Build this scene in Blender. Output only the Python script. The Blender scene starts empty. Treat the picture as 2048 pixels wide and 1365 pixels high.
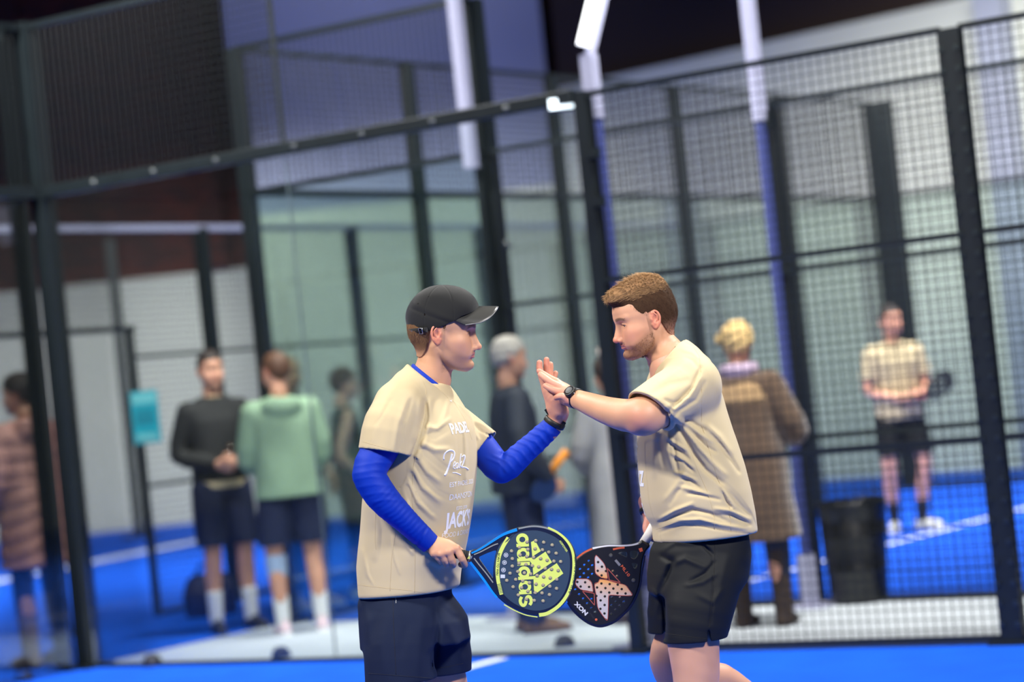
import bpy, math, random
import numpy as np
from mathutils import Vector, Matrix, Euler
from mathutils.bvhtree import BVHTree

SC = bpy.context.scene
COL = SC.collection
PI = math.pi
rad = math.radians

# ------------------------------------------------------------------ camera
CAM_H = 1.51
F_PX = 4836.0
PITCH = math.atan(81.6 / F_PX)
ROLL = rad(5.9)
cam_d = bpy.data.cameras.new('camera')
cam = bpy.data.objects.new('camera', cam_d)
COL.objects.link(cam)
cam_d.sensor_width = 36.0
cam_d.lens = F_PX / 2048 * 36.0
cam_d.clip_start = 0.1
cam_d.clip_end = 200
cam_d.dof.use_dof = True
cam_d.dof.focus_distance = 7.15
cam_d.dof.aperture_fstop = 1.7
cam.location = (0, 0, CAM_H)
CAM_R = Matrix.Rotation(PI / 2 + PITCH, 3, 'X') @ Matrix.Rotation(-ROLL, 3, 'Z')
cam.rotation_euler = CAM_R.to_euler()
SC.camera = cam

def at(px, py, Y):
    """world point seen at photo pixel (px,py) on the vertical plane y=Y"""
    d = CAM_R @ Vector(((px - 1024) / F_PX, (682.5 - py) / F_PX, -1.0))
    return Vector((0, 0, CAM_H)) + d * (Y / d.y)

def atz(px, py, z=0.0):
    d = CAM_R @ Vector(((px - 1024) / F_PX, (682.5 - py) / F_PX, -1.0))
    return Vector((0, 0, CAM_H)) + d * ((z - CAM_H) / d.z)

CI = CAM_R.inverted()
def topx(p):
    q = CI @ (Vector(p) - Vector((0, 0, CAM_H)))
    return (1024 + q.x / -q.z * F_PX, 682.5 - q.y / -q.z * F_PX)

# ------------------------------------------------------------------ materials
MATS = {}
def srgb(c):
    return tuple((x / 12.92 if x <= 0.04045 else ((x + 0.055) / 1.055) ** 2.4) for x in c)

def mat(name, rgb, rough=0.6, metal=0.0, noise=0.0, scale=20.0, bump=0.0, bscale=200.0,
        emit=0.0, spec=0.5, sheen=0.0, sss=0.0, attr=False, coat=0.0, trans=False):
    """rgb given 0-255 sRGB"""
    if name in MATS:
        return MATS[name]
    m = bpy.data.materials.new(name)
    m.use_nodes = True
    nt = m.node_tree
    b = nt.nodes['Principled BSDF']
    col = srgb([x / 255 for x in rgb]) + (1,)
    b.inputs['Base Color'].default_value = col
    b.inputs['Roughness'].default_value = rough
    b.inputs['Metallic'].default_value = metal
    b.inputs['Specular IOR Level'].default_value = spec
    if coat:
        b.inputs['Coat Weight'].default_value = coat
        b.inputs['Coat Roughness'].default_value = 0.1
    if sheen:
        b.inputs['Sheen Weight'].default_value = sheen
    if sss:
        b.inputs['Subsurface Weight'].default_value = sss
        b.inputs['Subsurface Radius'].default_value = (1.0, 0.35, 0.2)
        b.inputs['Subsurface Scale'].default_value = 0.008
    tc = nt.nodes.new('ShaderNodeTexCoord')
    src = None
    if attr:
        a = nt.nodes.new('ShaderNodeAttribute')
        a.attribute_name = 'Col'
        src = a.outputs['Color']
        nt.links.new(src, b.inputs['Base Color'])
    if noise:
        n = nt.nodes.new('ShaderNodeTexNoise')
        n.inputs['Scale'].default_value = scale
        n.inputs['Detail'].default_value = 4
        nt.links.new(tc.outputs['Object'], n.inputs['Vector'])
        hs = nt.nodes.new('ShaderNodeHueSaturation')
        if src: nt.links.new(src, hs.inputs['Color'])
        else: hs.inputs['Color'].default_value = col
        mr = nt.nodes.new('ShaderNodeMapRange')
        mr.inputs['From Min'].default_value = 0.25
        mr.inputs['From Max'].default_value = 0.75
        mr.inputs['To Min'].default_value = 1 - noise
        mr.inputs['To Max'].default_value = 1 + noise
        nt.links.new(n.outputs['Fac'], mr.inputs['Value'])
        nt.links.new(mr.outputs['Result'], hs.inputs['Value'])
        nt.links.new(hs.outputs['Color'], b.inputs['Base Color'])
    if bump:
        n = nt.nodes.new('ShaderNodeTexNoise')
        n.inputs['Scale'].default_value = bscale
        n.inputs['Detail'].default_value = 3
        nt.links.new(tc.outputs['Object'], n.inputs['Vector'])
        bp = nt.nodes.new('ShaderNodeBump')
        bp.inputs['Strength'].default_value = bump
        bp.inputs['Distance'].default_value = 0.002
        nt.links.new(n.outputs['Fac'], bp.inputs['Height'])
        nt.links.new(bp.outputs['Normal'], b.inputs['Normal'])
    if emit:
        b.inputs['Emission Color'].default_value = col
        b.inputs['Emission Strength'].default_value = emit
    MATS[name] = m
    return m

def glass_mat(name, tint, refl=1.0):
    if name in MATS: return MATS[name]
    m = bpy.data.materials.new(name); m.use_nodes = True
    nt = m.node_tree; nt.nodes.clear()
    o = nt.nodes.new('ShaderNodeOutputMaterial')
    t = nt.nodes.new('ShaderNodeBsdfTransparent'); t.inputs[0].default_value = srgb([x / 255 for x in tint]) + (1,)
    g = nt.nodes.new('ShaderNodeBsdfGlossy'); g.inputs['Roughness'].default_value = 0.02
    f = nt.nodes.new('ShaderNodeFresnel'); f.inputs[0].default_value = 1.45
    mx = nt.nodes.new('ShaderNodeMixShader')
    mu = nt.nodes.new('ShaderNodeMath'); mu.operation = 'MULTIPLY'; mu.inputs[1].default_value = refl
    nt.links.new(f.outputs[0], mu.inputs[0])
    nt.links.new(mu.outputs[0], mx.inputs[0]); nt.links.new(t.outputs[0], mx.inputs[1]); nt.links.new(g.outputs[0], mx.inputs[2])
    nt.links.new(mx.outputs[0], o.inputs[0])
    MATS[name] = m
    return m

# ------------------------------------------------------------------ objects
def mesh_obj(name, V, F, m, parent=None, smooth=True, cols=None):
    V = np.asarray(V, dtype=np.float32)
    me = bpy.data.meshes.new(name)
    if isinstance(F, np.ndarray) and F.ndim == 2:
        k = F.shape[1]; n = len(F)
        me.vertices.add(len(V)); me.vertices.foreach_set('co', V.ravel())
        me.loops.add(n * k); me.loops.foreach_set('vertex_index', F.astype(np.int32).ravel())
        me.polygons.add(n); me.polygons.foreach_set('loop_start', np.arange(0, n * k, k, dtype=np.int32))
        me.update(calc_edges=True)
        me.validate()
    else:
        me.from_pydata([tuple(map(float, v)) for v in V], [], [tuple(map(int, f)) for f in F])
        me.update()
    if smooth:
        me.polygons.foreach_set('use_smooth', np.ones(len(me.polygons), dtype=bool))
    if cols is not None:
        ca = me.color_attributes.new('Col', 'FLOAT_COLOR', 'POINT')
        c4 = np.ones((len(V), 4), dtype=np.float32); c4[:, :3] = cols
        ca.data.foreach_set('color', c4.ravel())
    o = bpy.data.objects.new(name, me)
    COL.objects.link(o)
    if m: me.materials.append(m)
    if parent is not None:
        o.parent = parent
        o.matrix_parent_inverse = parent.matrix_basis.inverted()
    return o

def tag(o, label=None, cat=None, group=None, kind=None):
    if label: o['label'] = label
    if cat: o['category'] = cat
    if group: o['group'] = group
    if kind: o['kind'] = kind
    return o

def empty(name, loc, rz=0.0):
    o = bpy.data.objects.new(name, None)
    COL.objects.link(o)
    o.location = loc
    o.rotation_euler = (0, 0, rz)
    o.empty_display_size = 0.1
    return o

def copy_tree(o, parent=None):
    c = o.copy(); COL.objects.link(c)
    if parent is not None: c.parent = parent
    for ch in list(o.children): copy_tree(ch, c)
    return c

class MB:
    """collects polygons, then becomes one mesh object"""
    def __init__(s): s.V = []; s.F = []
    def add(s, V, F):
        n = len(s.V); s.V += [tuple(v) for v in V]; s.F += [tuple(i + n for i in f) for f in F]
        return s
    def box(s, c, size, R=None):
        c = Vector(c); V = []
        for i in (-1, 1):
            for j in (-1, 1):
                for k in (-1, 1):
                    v = Vector((i * size[0] / 2, j * size[1] / 2, k * size[2] / 2))
                    V.append(c + (R @ v if R is not None else v))
        return s.add(V, [(0, 1, 3, 2), (4, 6, 7, 5), (0, 4, 5, 1), (2, 3, 7, 6), (0, 2, 6, 4), (1, 5, 7, 3)])
    def beam(s, p, q, w, h, up=(0, 0, 1)):
        p = Vector(p); q = Vector(q); d = q - p; L = d.length; d.normalize()
        up = Vector(up)
        if abs(d.dot(up)) > 0.99: up = Vector((0, 1, 0))
        x = d.cross(up).normalized(); z = x.cross(d).normalized()
        R = Matrix((x, d, z)).transposed()
        return s.box((p + q) / 2, (w, L, h), R)
    def tube(s, pts, r, n=10, caps=True):
        pts = [Vector(p) for p in pts]
        if not hasattr(r, '__len__'): r = [r] * len(pts)
        V = []; F = []
        prev = None
        for i, p in enumerate(pts):
            d = (pts[min(i + 1, len(pts) - 1)] - pts[max(i - 1, 0)]).normalized()
            if prev is None:
                a = d.orthogonal().normalized()
            else:
                a = (prev - d * prev.dot(d)).normalized()
            prev = a; b = d.cross(a)
            for k in range(n):
                t = 2 * PI * k / n
                V.append(p + (a * math.cos(t) + b * math.sin(t)) * r[i])
        for i in range(len(pts) - 1):
            for k in range(n):
                F.append((i * n + k, i * n + (k + 1) % n, (i + 1) * n + (k + 1) % n, (i + 1) * n + k))
        if caps:
            F.append(tuple(range(n - 1, -1, -1))); F.append(tuple((len(pts) - 1) * n + k for k in range(n)))
        return s.add(V, F)
    def lathe(s, prof, c=(0, 0, 0), n=24, R=None):
        c = Vector(c); V = []; F = []
        for (r, z) in prof:
            for k in range(n):
                t = 2 * PI * k / n
                v = Vector((r * math.cos(t), r * math.sin(t), z))
                V.append(c + (R @ v if R is not None else v))
        for i in range(len(prof) - 1):
            for k in range(n):
                F.append((i * n + k, i * n + (k + 1) % n, (i + 1) * n + (k + 1) % n, (i + 1) * n + k))
        F.append(tuple(range(n - 1, -1, -1))); F.append(tuple((len(prof) - 1) * n + k for k in range(n)))
        return s.add(V, F)
    def build(s, name, m, parent=None, smooth=False):
        return mesh_obj(name, s.V, s.F, m, parent, smooth)

def bevel(o, w, seg=2):
    md = o.modifiers.new('bevel', 'BEVEL'); md.width = w; md.segments = seg; md.limit_method = 'ANGLE'
    return o

# ------------------------------------------------------------------ implicit surfaces
def smin(a, b, k):
    if k <= 0: return np.minimum(a, b)
    h = np.clip(0.5 + 0.5 * (b - a) / k, 0, 1)
    return b + (a - b) * h - k * h * (1 - h)
def smax(a, b, k):
    return -smin(-a, -b, k)
def sstep(a, b, x):
    t = np.clip((x - a) / (b - a), 0, 1)
    return t * t * (3 - 2 * t)

class Field:
    def __init__(s, lo, hi, res):
        s.lo = np.array(lo, float); s.res = res
        n = np.ceil((np.array(hi, float) - s.lo) / res).astype(int) + 1
        s.n = n
        s.x = (s.lo[0] + np.arange(n[0]) * res).astype(np.float32)
        s.y = (s.lo[1] + np.arange(n[1]) * res).astype(np.float32)
        s.z = (s.lo[2] + np.arange(n[2]) * res).astype(np.float32)
        s.D = np.full(tuple(n), 0.25, dtype=np.float32)
    def sl(s, lo, hi):
        r = []
        for i in range(3):
            a = int(np.floor((lo[i] - s.lo[i]) / s.res)); b = int(np.ceil((hi[i] - s.lo[i]) / s.res)) + 1
            r.append(slice(max(a, 0), max(min(b, s.n[i]), 0)))
        return tuple(r)
    def grid(s, S):
        return s.x[S[0]][:, None, None], s.y[S[1]][None, :, None], s.z[S[2]][None, None, :]
    def op(s, fn, lo, hi, k, mode='add'):
        pad = k + 2.5 * s.res + 0.004
        S = s.sl([v - pad for v in lo], [v + pad for v in hi])
        if any(q.stop <= q.start for q in S): return s
        d = fn(*s.grid(S)).astype(np.float32)
        if mode == 'add': s.D[S] = smin(s.D[S], d, k)
        elif mode == 'sub': s.D[S] = smax(s.D[S], -d, k)
        return s
    def cone(s, p, q, r1, r2, k=0.01, mode='add'):
        p = np.array(p, float); q = np.array(q, float)
        ba = q - p; bb = float(ba @ ba) + 1e-12
        def fn(x, y, z):
            px, py, pz = x - p[0], y - p[1], z - p[2]
            h = np.clip((px * ba[0] + py * ba[1] + pz * ba[2]) / bb, 0, 1)
            return np.sqrt((px - ba[0] * h) ** 2 + (py - ba[1] * h) ** 2 + (pz - ba[2] * h) ** 2) - (r1 + (r2 - r1) * h)
        m = max(r1, r2)
        return s.op(fn, np.minimum(p, q) - m, np.maximum(p, q) + m, k, mode)
    def chain(s, pts, k=0.01, mode='add'):
        P = np.array([tuple(a[0]) for a in pts], float); R = np.array([a[1] for a in pts], float)
        if len(pts) > 2:
            cum = np.concatenate([[0], np.cumsum(np.maximum(np.sqrt((np.diff(P, axis=0) ** 2).sum(1)), 1e-5))])
            t = np.unique(np.concatenate([np.linspace(a, b, 4) for a, b in zip(cum[:-1], cum[1:])]))
            Q = np.stack([hermite(cum, P[:, i], t) for i in range(3)], 1); R = hermite(cum, R, t); P = Q
        def fn(x, y, z):
            out = None
            for i in range(len(P) - 1):
                p, ba = P[i], P[i + 1] - P[i]; bb = float(ba @ ba) + 1e-12
                px, py, pz = x - p[0], y - p[1], z - p[2]
                h = np.clip((px * ba[0] + py * ba[1] + pz * ba[2]) / bb, 0, 1)
                d = np.sqrt((px - ba[0] * h) ** 2 + (py - ba[1] * h) ** 2 + (pz - ba[2] * h) ** 2) - (R[i] + (R[i + 1] - R[i]) * h)
                out = d if out is None else np.minimum(out, d)
            return out
        m = float(R.max())
        return s.op(fn, P.min(0) - m, P.max(0) + m, k, mode)
    def ell(s, c, r, k=0.01, mode='add', R=None):
        c = np.array(c, float); r = np.array(r, float)
        A = np.eye(3) if R is None else np.array(R)
        mr = float(r.min())
        def fn(x, y, z):
            px, py, pz = x - c[0], y - c[1], z - c[2]
            u = (A[0, 0] * px + A[1, 0] * py + A[2, 0] * pz) / r[0]
            v = (A[0, 1] * px + A[1, 1] * py + A[2, 1] * pz) / r[1]
            w = (A[0, 2] * px + A[1, 2] * py + A[2, 2] * pz) / r[2]
            q = np.sqrt(u * u + v * v + w * w)
            g = np.sqrt((u / r[0]) ** 2 + (v / r[1]) ** 2 + (w / r[2]) ** 2) + 1e-9
            return np.where(q < 0.3, (q - 1) * mr, q * (q - 1) / g)
        m = float(r.max())
        return s.op(fn, c - m, c + m, k, mode)
    def loft(s, secs, yaw=0.0, k=0.01, mode='add', p=2.2, caps=0.02):
        """secs: rows (z, cx, cy, a, b [,yaw]) sorted by z; horizontal superellipse sections"""
        secs = sorted(secs, key=lambda r: r[0])
        A = np.array([list(r[:5]) + [r[5] if len(r) > 5 else yaw] for r in secs], float)
        z0, z1 = A[0, 0], A[-1, 0]
        m = float(max(A[:, 3].max(), A[:, 4].max()))
        lo = (A[:, 1].min() - m, A[:, 2].min() - m, z0); hi = (A[:, 1].max() + m, A[:, 2].max() + m, z1)
        def fn(x, y, z):
            zz = z.ravel()
            cx, cy, a, b, w = [pchip(A[:, 0], A[:, i], zz)[None, None, :] for i in range(1, 6)]
            c, sn = np.cos(w), np.sin(w)
            dx, dy = x - cx, y - cy
            u = np.abs(dx * c + dy * sn) / a; v = np.abs(-dx * sn + dy * c) / b
            q = (u ** p + v ** p) ** (1 / p)
            d = (q - 1) * np.minimum(a, b) * (0.55 + 0.45 * (a * u + b * v) / (np.minimum(a, b) * (u + v) + 1e-6))
            dz = np.maximum(z0 - z, z - z1)
            return smax(d, dz + 0 * d, caps)
        return s.op(fn, lo, hi, k, mode)
    def disp(s, fn, lo=None, hi=None):
        if lo is None: S = (slice(None),) * 3
        else:
            S = s.sl(lo, hi)
            if any(q.stop <= q.start for q in S): return s
        s.D[S] -= fn(*s.grid(S)).astype(np.float32)
        return s
    def plane_cut(s, p, n, k=0.004):
        """remove everything on the +n side of point p"""
        n = np.array(Vector(n).normalized()); p = np.array(p, float)
        x, y, z = s.grid((slice(None),) * 3)
        d = (x - p[0]) * n[0] + (y - p[1]) * n[1] + (z - p[2]) * n[2]
        s.D = smax(s.D, d.astype(np.float32), k)
        return s
    def mesh(s):
        return surface_nets(s.D, s.lo, s.res)

def pchip(xs, ys, x):
    """smooth monotone-ish cubic interpolation"""
    xs = np.asarray(xs, float); ys = np.asarray(ys, float)
    if len(xs) == 1: return np.full_like(np.asarray(x, float), ys[0])
    h = np.diff(xs); d = np.diff(ys) / h
    m = np.zeros(len(xs)); m[0] = d[0]; m[-1] = d[-1]
    for i in range(1, len(xs) - 1):
        m[i] = 0 if d[i - 1] * d[i] <= 0 else 3 * (h[i - 1] + h[i]) / ((2 * h[i] + h[i - 1]) / d[i - 1] + (h[i] + 2 * h[i - 1]) / d[i])
    x = np.clip(np.asarray(x, float), xs[0], xs[-1])
    i = np.clip(np.searchsorted(xs, x) - 1, 0, len(h) - 1)
    t = (x - xs[i]) / h[i]
    return ((2 * t ** 3 - 3 * t ** 2 + 1) * ys[i] + (t ** 3 - 2 * t ** 2 + t) * h[i] * m[i] + (-2 * t ** 3 + 3 * t ** 2) * ys[i + 1] + (t ** 3 - t ** 2) * h[i] * m[i + 1])

def hermite(xs, ys, x):
    """Catmull-Rom style interpolation on uneven knots, damped"""
    xs = np.asarray(xs, float); ys = np.asarray(ys, float); h = np.diff(xs); d = np.diff(ys) / h
    m = np.zeros(len(xs)); m[0] = d[0]; m[-1] = d[-1]
    m[1:-1] = (d[:-1] * h[1:] + d[1:] * h[:-1]) / (h[1:] + h[:-1]) * .8
    i = np.clip(np.searchsorted(xs, x, side='right') - 1, 0, len(h) - 1); t = (x - xs[i]) / h[i]
    return (2 * t ** 3 - 3 * t ** 2 + 1) * ys[i] + (t ** 3 - 2 * t ** 2 + t) * h[i] * m[i] + (3 * t ** 2 - 2 * t ** 3) * ys[i + 1] + (t ** 3 - t ** 2) * h[i] * m[i + 1]

def surface_nets(D, lo, res):
    n = D.shape
    ins = D < 0
    c = np.zeros((n[0] - 1, n[1] - 1, n[2] - 1), dtype=np.uint8)
    for i in (0, 1):
        for j in (0, 1):
            for k in (0, 1):
                c += ins[i:n[0] - 1 + i, j:n[1] - 1 + j, k:n[2] - 1 + k]
    act = (c > 0) & (c < 8)
    I, J, K = np.nonzero(act)
    N = len(I)
    idx = np.full(act.shape, -1, dtype=np.int32); idx[act] = np.arange(N)
    acc = np.zeros((N, 3)); cnt = np.zeros(N)
    offs = [(i, j, k) for i in (0, 1) for j in (0, 1) for k in (0, 1)]
    val = {o: D[I + o[0], J + o[1], K + o[2]].astype(float) for o in offs}
    for a in offs:
        for ax in range(3):
            if a[ax] == 0:
                b = list(a); b[ax] = 1; b = tuple(b)
                va, vb = val[a], val[b]
                m = (va < 0) != (vb < 0)
                t = np.where(m, va / np.where(m, va - vb, 1), 0)
                p = np.array(a, float)[None, :].repeat(N, 0); p[:, ax] += t
                acc[m] += p[m]; cnt[m] += 1
    V = (acc / np.maximum(cnt, 1)[:, None] + np.stack([I, J, K], 1)) * res + np.asarray(lo)
    quads = []
    # x edges
    for ax in range(3):
        u, v = [(1, 2), (2, 0), (0, 1)][ax]
        sl0 = [slice(None)] * 3; sl1 = [slice(None)] * 3
        sl0[ax] = slice(0, n[ax] - 1); sl1[ax] = slice(1, n[ax])
        for w in (u, v):
            sl0[w] = slice(1, n[w] - 1); sl1[w] = slice(1, n[w] - 1)
        A = ins[tuple(sl0)]; B = ins[tuple(sl1)]
        ch = A != B
        P = np.stack(np.nonzero(ch), 1)
        flip = A[ch]
        base = P.copy(); base[:, u] += 1; base[:, v] += 1
        def gi(du, dv):
            q = base.copy(); q[:, u] -= du; q[:, v] -= dv
            return idx[q[:, 0], q[:, 1], q[:, 2]]
        Q = np.stack([gi(1, 1), gi(0, 1), gi(0, 0), gi(1, 0)], 1)
        Q[~flip] = Q[~flip][:, ::-1]
        quads.append(Q)
    return V, np.concatenate(quads)

def join(parts):
    V = []; F = []; n = 0
    for v, f in parts:
        V.append(v); F.append(f + n); n += len(v)
    return np.concatenate(V), np.concatenate(F)

def text_mesh(body, size, name='t', shear=0.0, bold=0.0, spacing=1.0):
    """filled text as (V,F) in its own xy plane, centred"""
    cu = bpy.data.curves.new(name, 'FONT')
    cu.body = body; cu.size = size; cu.align_x = 'CENTER'; cu.align_y = 'CENTER'
    cu.shear = shear; cu.offset = bold; cu.space_character = spacing; cu.resolution_u = 4
    o = bpy.data.objects.new(name, cu)
    COL.objects.link(o)
    dg = bpy.context.evaluated_depsgraph_get()
    me = bpy.data.meshes.new_from_object(o.evaluated_get(dg))
    V = [v.co.copy() for v in me.vertices]; F = [tuple(p.vertices) for p in me.polygons]
    bpy.data.objects.remove(o); bpy.data.curves.remove(cu); bpy.data.meshes.remove(me)
    return V, F
# ------------------------------------------------------------------ plan of the place
T = Vector((0.827, -0.562, 0)); N = Vector((0.562, 0.827, 0))
P1 = Vector((-2.86, 15.2, 0))           # corner of the near court
C1 = Vector((-1.71, 16.7, 0))           # corner of the next court
def pt(o, s, n=0.0, z=0.0): return o + T * s + N * n + Vector((0, 0, z))
ANG = math.atan2(T.y, T.x)

M_POST = mat('post_paint', (22, 30, 33), 0.45, 0.2, noise=0.15, scale=8)
M_WIRE = mat('wire_paint', (16, 21, 23), 0.5, 0.3)
M_MAST = mat('mast_paint', (150, 152, 176), 0.6, noise=0.05)
M_MAST_SHADE = mat('mast_shade_blue', (52, 62, 118), 0.6)  # shade on the unlit lower poles, put into the colour
M_BLUE = mat('blue_turf', (14, 84, 210), 0.85, noise=0.12, scale=3.0, bump=0.5, bscale=400, spec=0.15)
M_CONC = mat('grey_concrete', (188, 196, 202), 0.7, noise=0.06, scale=2.0)
M_LINE = mat('white_line_paint', (225, 232, 240), 0.7)
M_GL = glass_mat('court_glass', (249, 252, 251), 0.6)
M_GL2 = glass_mat('far_court_glass', (241, 248, 244), 0.6)
M_RUB = mat('dark_rubber', (16, 22, 40), 0.6)

# ---- floor, walls, ceiling
def struct(name, mb, m):
    o = mb.build(name, m); o['kind'] = 'structure'; return o
mb = MB(); mb.box((0, 16, -0.06), (50, 44, 0.12)); fl = struct('floor', mb, M_BLUE)
# concrete walkway between the two courts
mb = MB(); c = pt(P1, 9.75, 0.98, 0.002); mb.box(c, (19.5, 1.86, 0.012), Matrix.Rotation(ANG, 3, 'Z')); struct('floor_walkway', mb, M_CONC)

def brick_mat(name, c1, c2, sc):
    m = bpy.data.materials.new(name); m.use_nodes = True; nt = m.node_tree; b = nt.nodes['Principled BSDF']
    b.inputs['Roughness'].default_value = 0.9
    tc = nt.nodes.new('ShaderNodeTexCoord'); mp = nt.nodes.new('ShaderNodeMapping')
    mp.inputs['Rotation'].default_value = (PI / 2, 0, 0)
    br = nt.nodes.new('ShaderNodeTexBrick'); br.inputs['Scale'].default_value = sc
    br.inputs['Color1'].default_value = srgb([x / 255 for x in c1]) + (1,)
    br.inputs['Color2'].default_value = srgb([x / 255 for x in c2]) + (1,)
    br.inputs['Mortar'].default_value = srgb([x / 255 * 0.6 for x in c1]) + (1,)
    nt.links.new(tc.outputs['Object'], mp.inputs[0]); nt.links.new(mp.outputs[0], br.inputs['Vector'])
    nt.links.new(br.outputs['Color'], b.inputs['Base Color'])
    return m
M_BRICK = brick_mat('dark_brick', (84, 34, 24), (56, 28, 24), 2.0)
M_WHITE = mat('white_wall_paint', (200, 202, 192), 0.7, noise=0.04, scale=1.0)
M_PURPLE_LIT = mat('purple_lit_wall', (146, 150, 176), 0.8, noise=0.05, scale=0.6)  # white wall with the purple light put into its colour
M_DARK = mat('dark_roof', (20, 17, 18), 0.9)

mb = MB(); mb.box((-4, 34.1, 1.75), (34, 0.2, 3.5)); struct('wall_back', mb, M_WHITE)
mb = MB(); mb.box((-4, 34.25, 6.75), (34, 0.3, 6.5)); struct('wall_back_upper', mb, M_BRICK)
for i in range(7):
    mb = MB(); mb.box((-17 + i * 2.6, 34.0, 6.7), (0.3, 0.2, 6.4)); struct('trim_%d' % (i + 1), mb, M_BRICK)
mb = MB(); mb.box((-1.25, 31.6, 7.0), (4.1, 0.5, 6.0)); struct('wall_partition_upper', mb, M_PURPLE_LIT)
mb = MB(); mb.box((-1.25, 31.6, 2.0), (4.1, 0.5, 4.0)); struct('wall_partition', mb, M_WHITE)
# slanting wall on the right
Wd = Vector((3.27, -3.3, 0)).normalized()
a = Vector((0.85, 31.2, 0)); b2 = a + Wd * 16
mb = MB(); mb.beam(a + Vector((0, 0, 2.6)), b2 + Vector((0, 0, 2.6)), 0.25, 5.2); struct('wall_right', mb, M_WHITE)
mb = MB(); mb.beam(a + Vector((0.2, 0.2, 7.6)), b2 + Vector((0.2, 0.2, 7.6)), 0.3, 4.8); struct('wall_right_upper', mb, mat('dark_cladding', (44, 30, 30), 0.9))
mb = MB(); mb.box((0, 16, 10.05), (50, 44, 0.1)); struct('ceiling', mb, M_DARK)
for (xx, w) in ((4.95, .55), (6.0, .3)):
    pass
# wall piers on the slanting wall
for i, k in enumerate((6.9, 9.4)):
    p = a + Wd * k; mb = MB(); mb.box(p + Vector((-0.12, -0.12, 2.6)), (0.35, 0.35, 5.2), Matrix.Rotation(-PI / 4, 3, 'Z')); struct('trim_%d' % (i + 8), mb, mat('pier_paint', (150, 154, 170), .8))

# court lines and a pale floor strip
def floor_line(name, p, q, w, z=0.002):
    mb = MB(); mb.beam(Vector(p) + Vector((0, 0, z)), Vector(q) + Vector((0, 0, z)), w, 0.006)
    return struct(name, mb, M_LINE)
floor_line('trim_service_line', pt(P1, 3.22, -0.06), pt(P1, 3.22, -9.9), 0.07)
floor_line('trim_far_service_line', pt(C1, 2.75, 0.1), pt(C1, 2.75, 9.9), 0.07)
floor_line('trim_left_strip', (-5.9, 24.2, 0), (-3.7, 29.8, 0), 0.3)  # wide pale strip across the blue floor

# ---- wire mesh
def wire_panel(p, q, z0, z1, step=0.05, r=0.0022, skip=None):
    """square mesh between plan points p,q, as one mesh (MB)"""
    p = Vector(p); q = Vector(q); L = (q - p).length; d = (q - p).normalized(); nn = Vector((-d.y, d.x, 0))
    m = MB()
    k = int(L / step)
    for i in range(k + 1):
        b = p + d * (L * i / k)
        m.beam(b + Vector((0, 0, z0)), b + Vector((0, 0, z1)), 2 * r, 2 * r)
    k = max(1, int((z1 - z0) / step))
    for i in range(k + 1):
        z = z0 + (z1 - z0) * i / k
        m.beam(p + nn * 2 * r + Vector((0, 0, z)), q + nn * 2 * r + Vector((0, 0, z)), 2 * r, 2 * r)
    return m

def post(root, p, h, w=0.08, d=0.08, clips=False, ang=ANG, m=None):
    R = Matrix.Rotation(ang, 3, 'Z')
    mb = MB(); mb.box(Vector(p) + Vector((0, 0, h / 2)), (w, d, h), R)
    mb.box(Vector(p) + Vector((0, 0, 0.008)), (w * 2.0, d * 2.0, 0.016), R)
    o = mb.build('post', m or M_POST, root)
    if clips:
        z = 0.1
        while z < h:
            for sx in (-1, 1):
                MB().box(Vector(p) + R @ Vector((sx * w * 0.36, -d / 2 - 0.006, 0)) + Vector((0, 0, z)), (0.026, 0.014, 0.022), R).build('clip', mat('clip_metal', (70, 78, 80), 0.35, 0.8), o)
            z += 0.1
    return o

def mesh_fence(root, p, q, h=3.0, rails=(1.0, 2.0), step=0.05, r=0.0022, frame=0.03, z0=0.03):
    wire_panel(p, q, z0, h, step, r).build('wire_mesh', M_WIRE, root)
    for z in (z0,) + tuple(rails) + (h,):
        m = MB(); m.beam(Vector(p) + Vector((0, 0, z)), Vector(q) + Vector((0, 0, z)), frame, frame)
        m.build('rail', M_POST, root)

def glass_panel(root, p, q, h, m, z0=0.02, gap=0.006):
    p = Vector(p); q = Vector(q); d = (q - p).normalized() * gap
    mb = MB(); mb.beam(p + d + Vector((0, 0, (h + z0) / 2)), q - d + Vector((0, 0, (h + z0) / 2)), 0.012, h - z0)
    mb.build('glass_pane', m, root)

# ================= near court: side wall =================
SG = empty('glass_wall', pt(P1, 2.0))
tag(SG, 'side glass wall of the near court with a thick dark top beam, behind the two players', 'glass wall')
post(SG, pt(P1, 0, 0.02), 4.08, 0.10, 0.12)
glass_panel(SG, pt(P1, 0.07), pt(P1, 2.0), 2.96, M_GL)
glass_panel(SG, pt(P1, 2.0), pt(P1, 4.0), 2.96, M_GL)
mb = MB(); mb.beam(pt(P1, 0.05, 0, 3.0), pt(P1, 4.02, 0, 3.0), 0.07, 0.075); bevel(mb.build('top_beam', M_POST, SG), 0.006)
mb = MB(); mb.beam(pt(P1, 0.05, 0, 0.012), pt(P1, 4.0, 0, 0.012), 0.03, 0.024); mb.build('bottom_rail', M_POST, SG)
MB().beam(pt(P1, 2.0, 0, .03), pt(P1, 2.0, 0, 2.95), 0.009, 0.014).build('glass_seam', mat('seam_seal', (84, 100, 102), .5), SG)
for k in (0.5, 1.0, 1.5, 2.1, 2.6, 3.1, 3.6):
    mb = MB(); mb.lathe([(0.0, 0.0), (0.016, 0), (0.016, 0.012), (0.0, 0.016)], pt(P1, k, -0.036, 3.0), 10, Matrix.Rotation(PI / 2, 3, 'X'))
    mb.build('bolt', mat('bolt_metal', (120, 125, 125), 0.3, 0.9), SG)
wire_panel(pt(P1, 0.05), pt(P1, 2.0), 3.04, 4.05, 0.05, 0.0028).build('wire_mesh', M_WIRE, SG)
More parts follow.
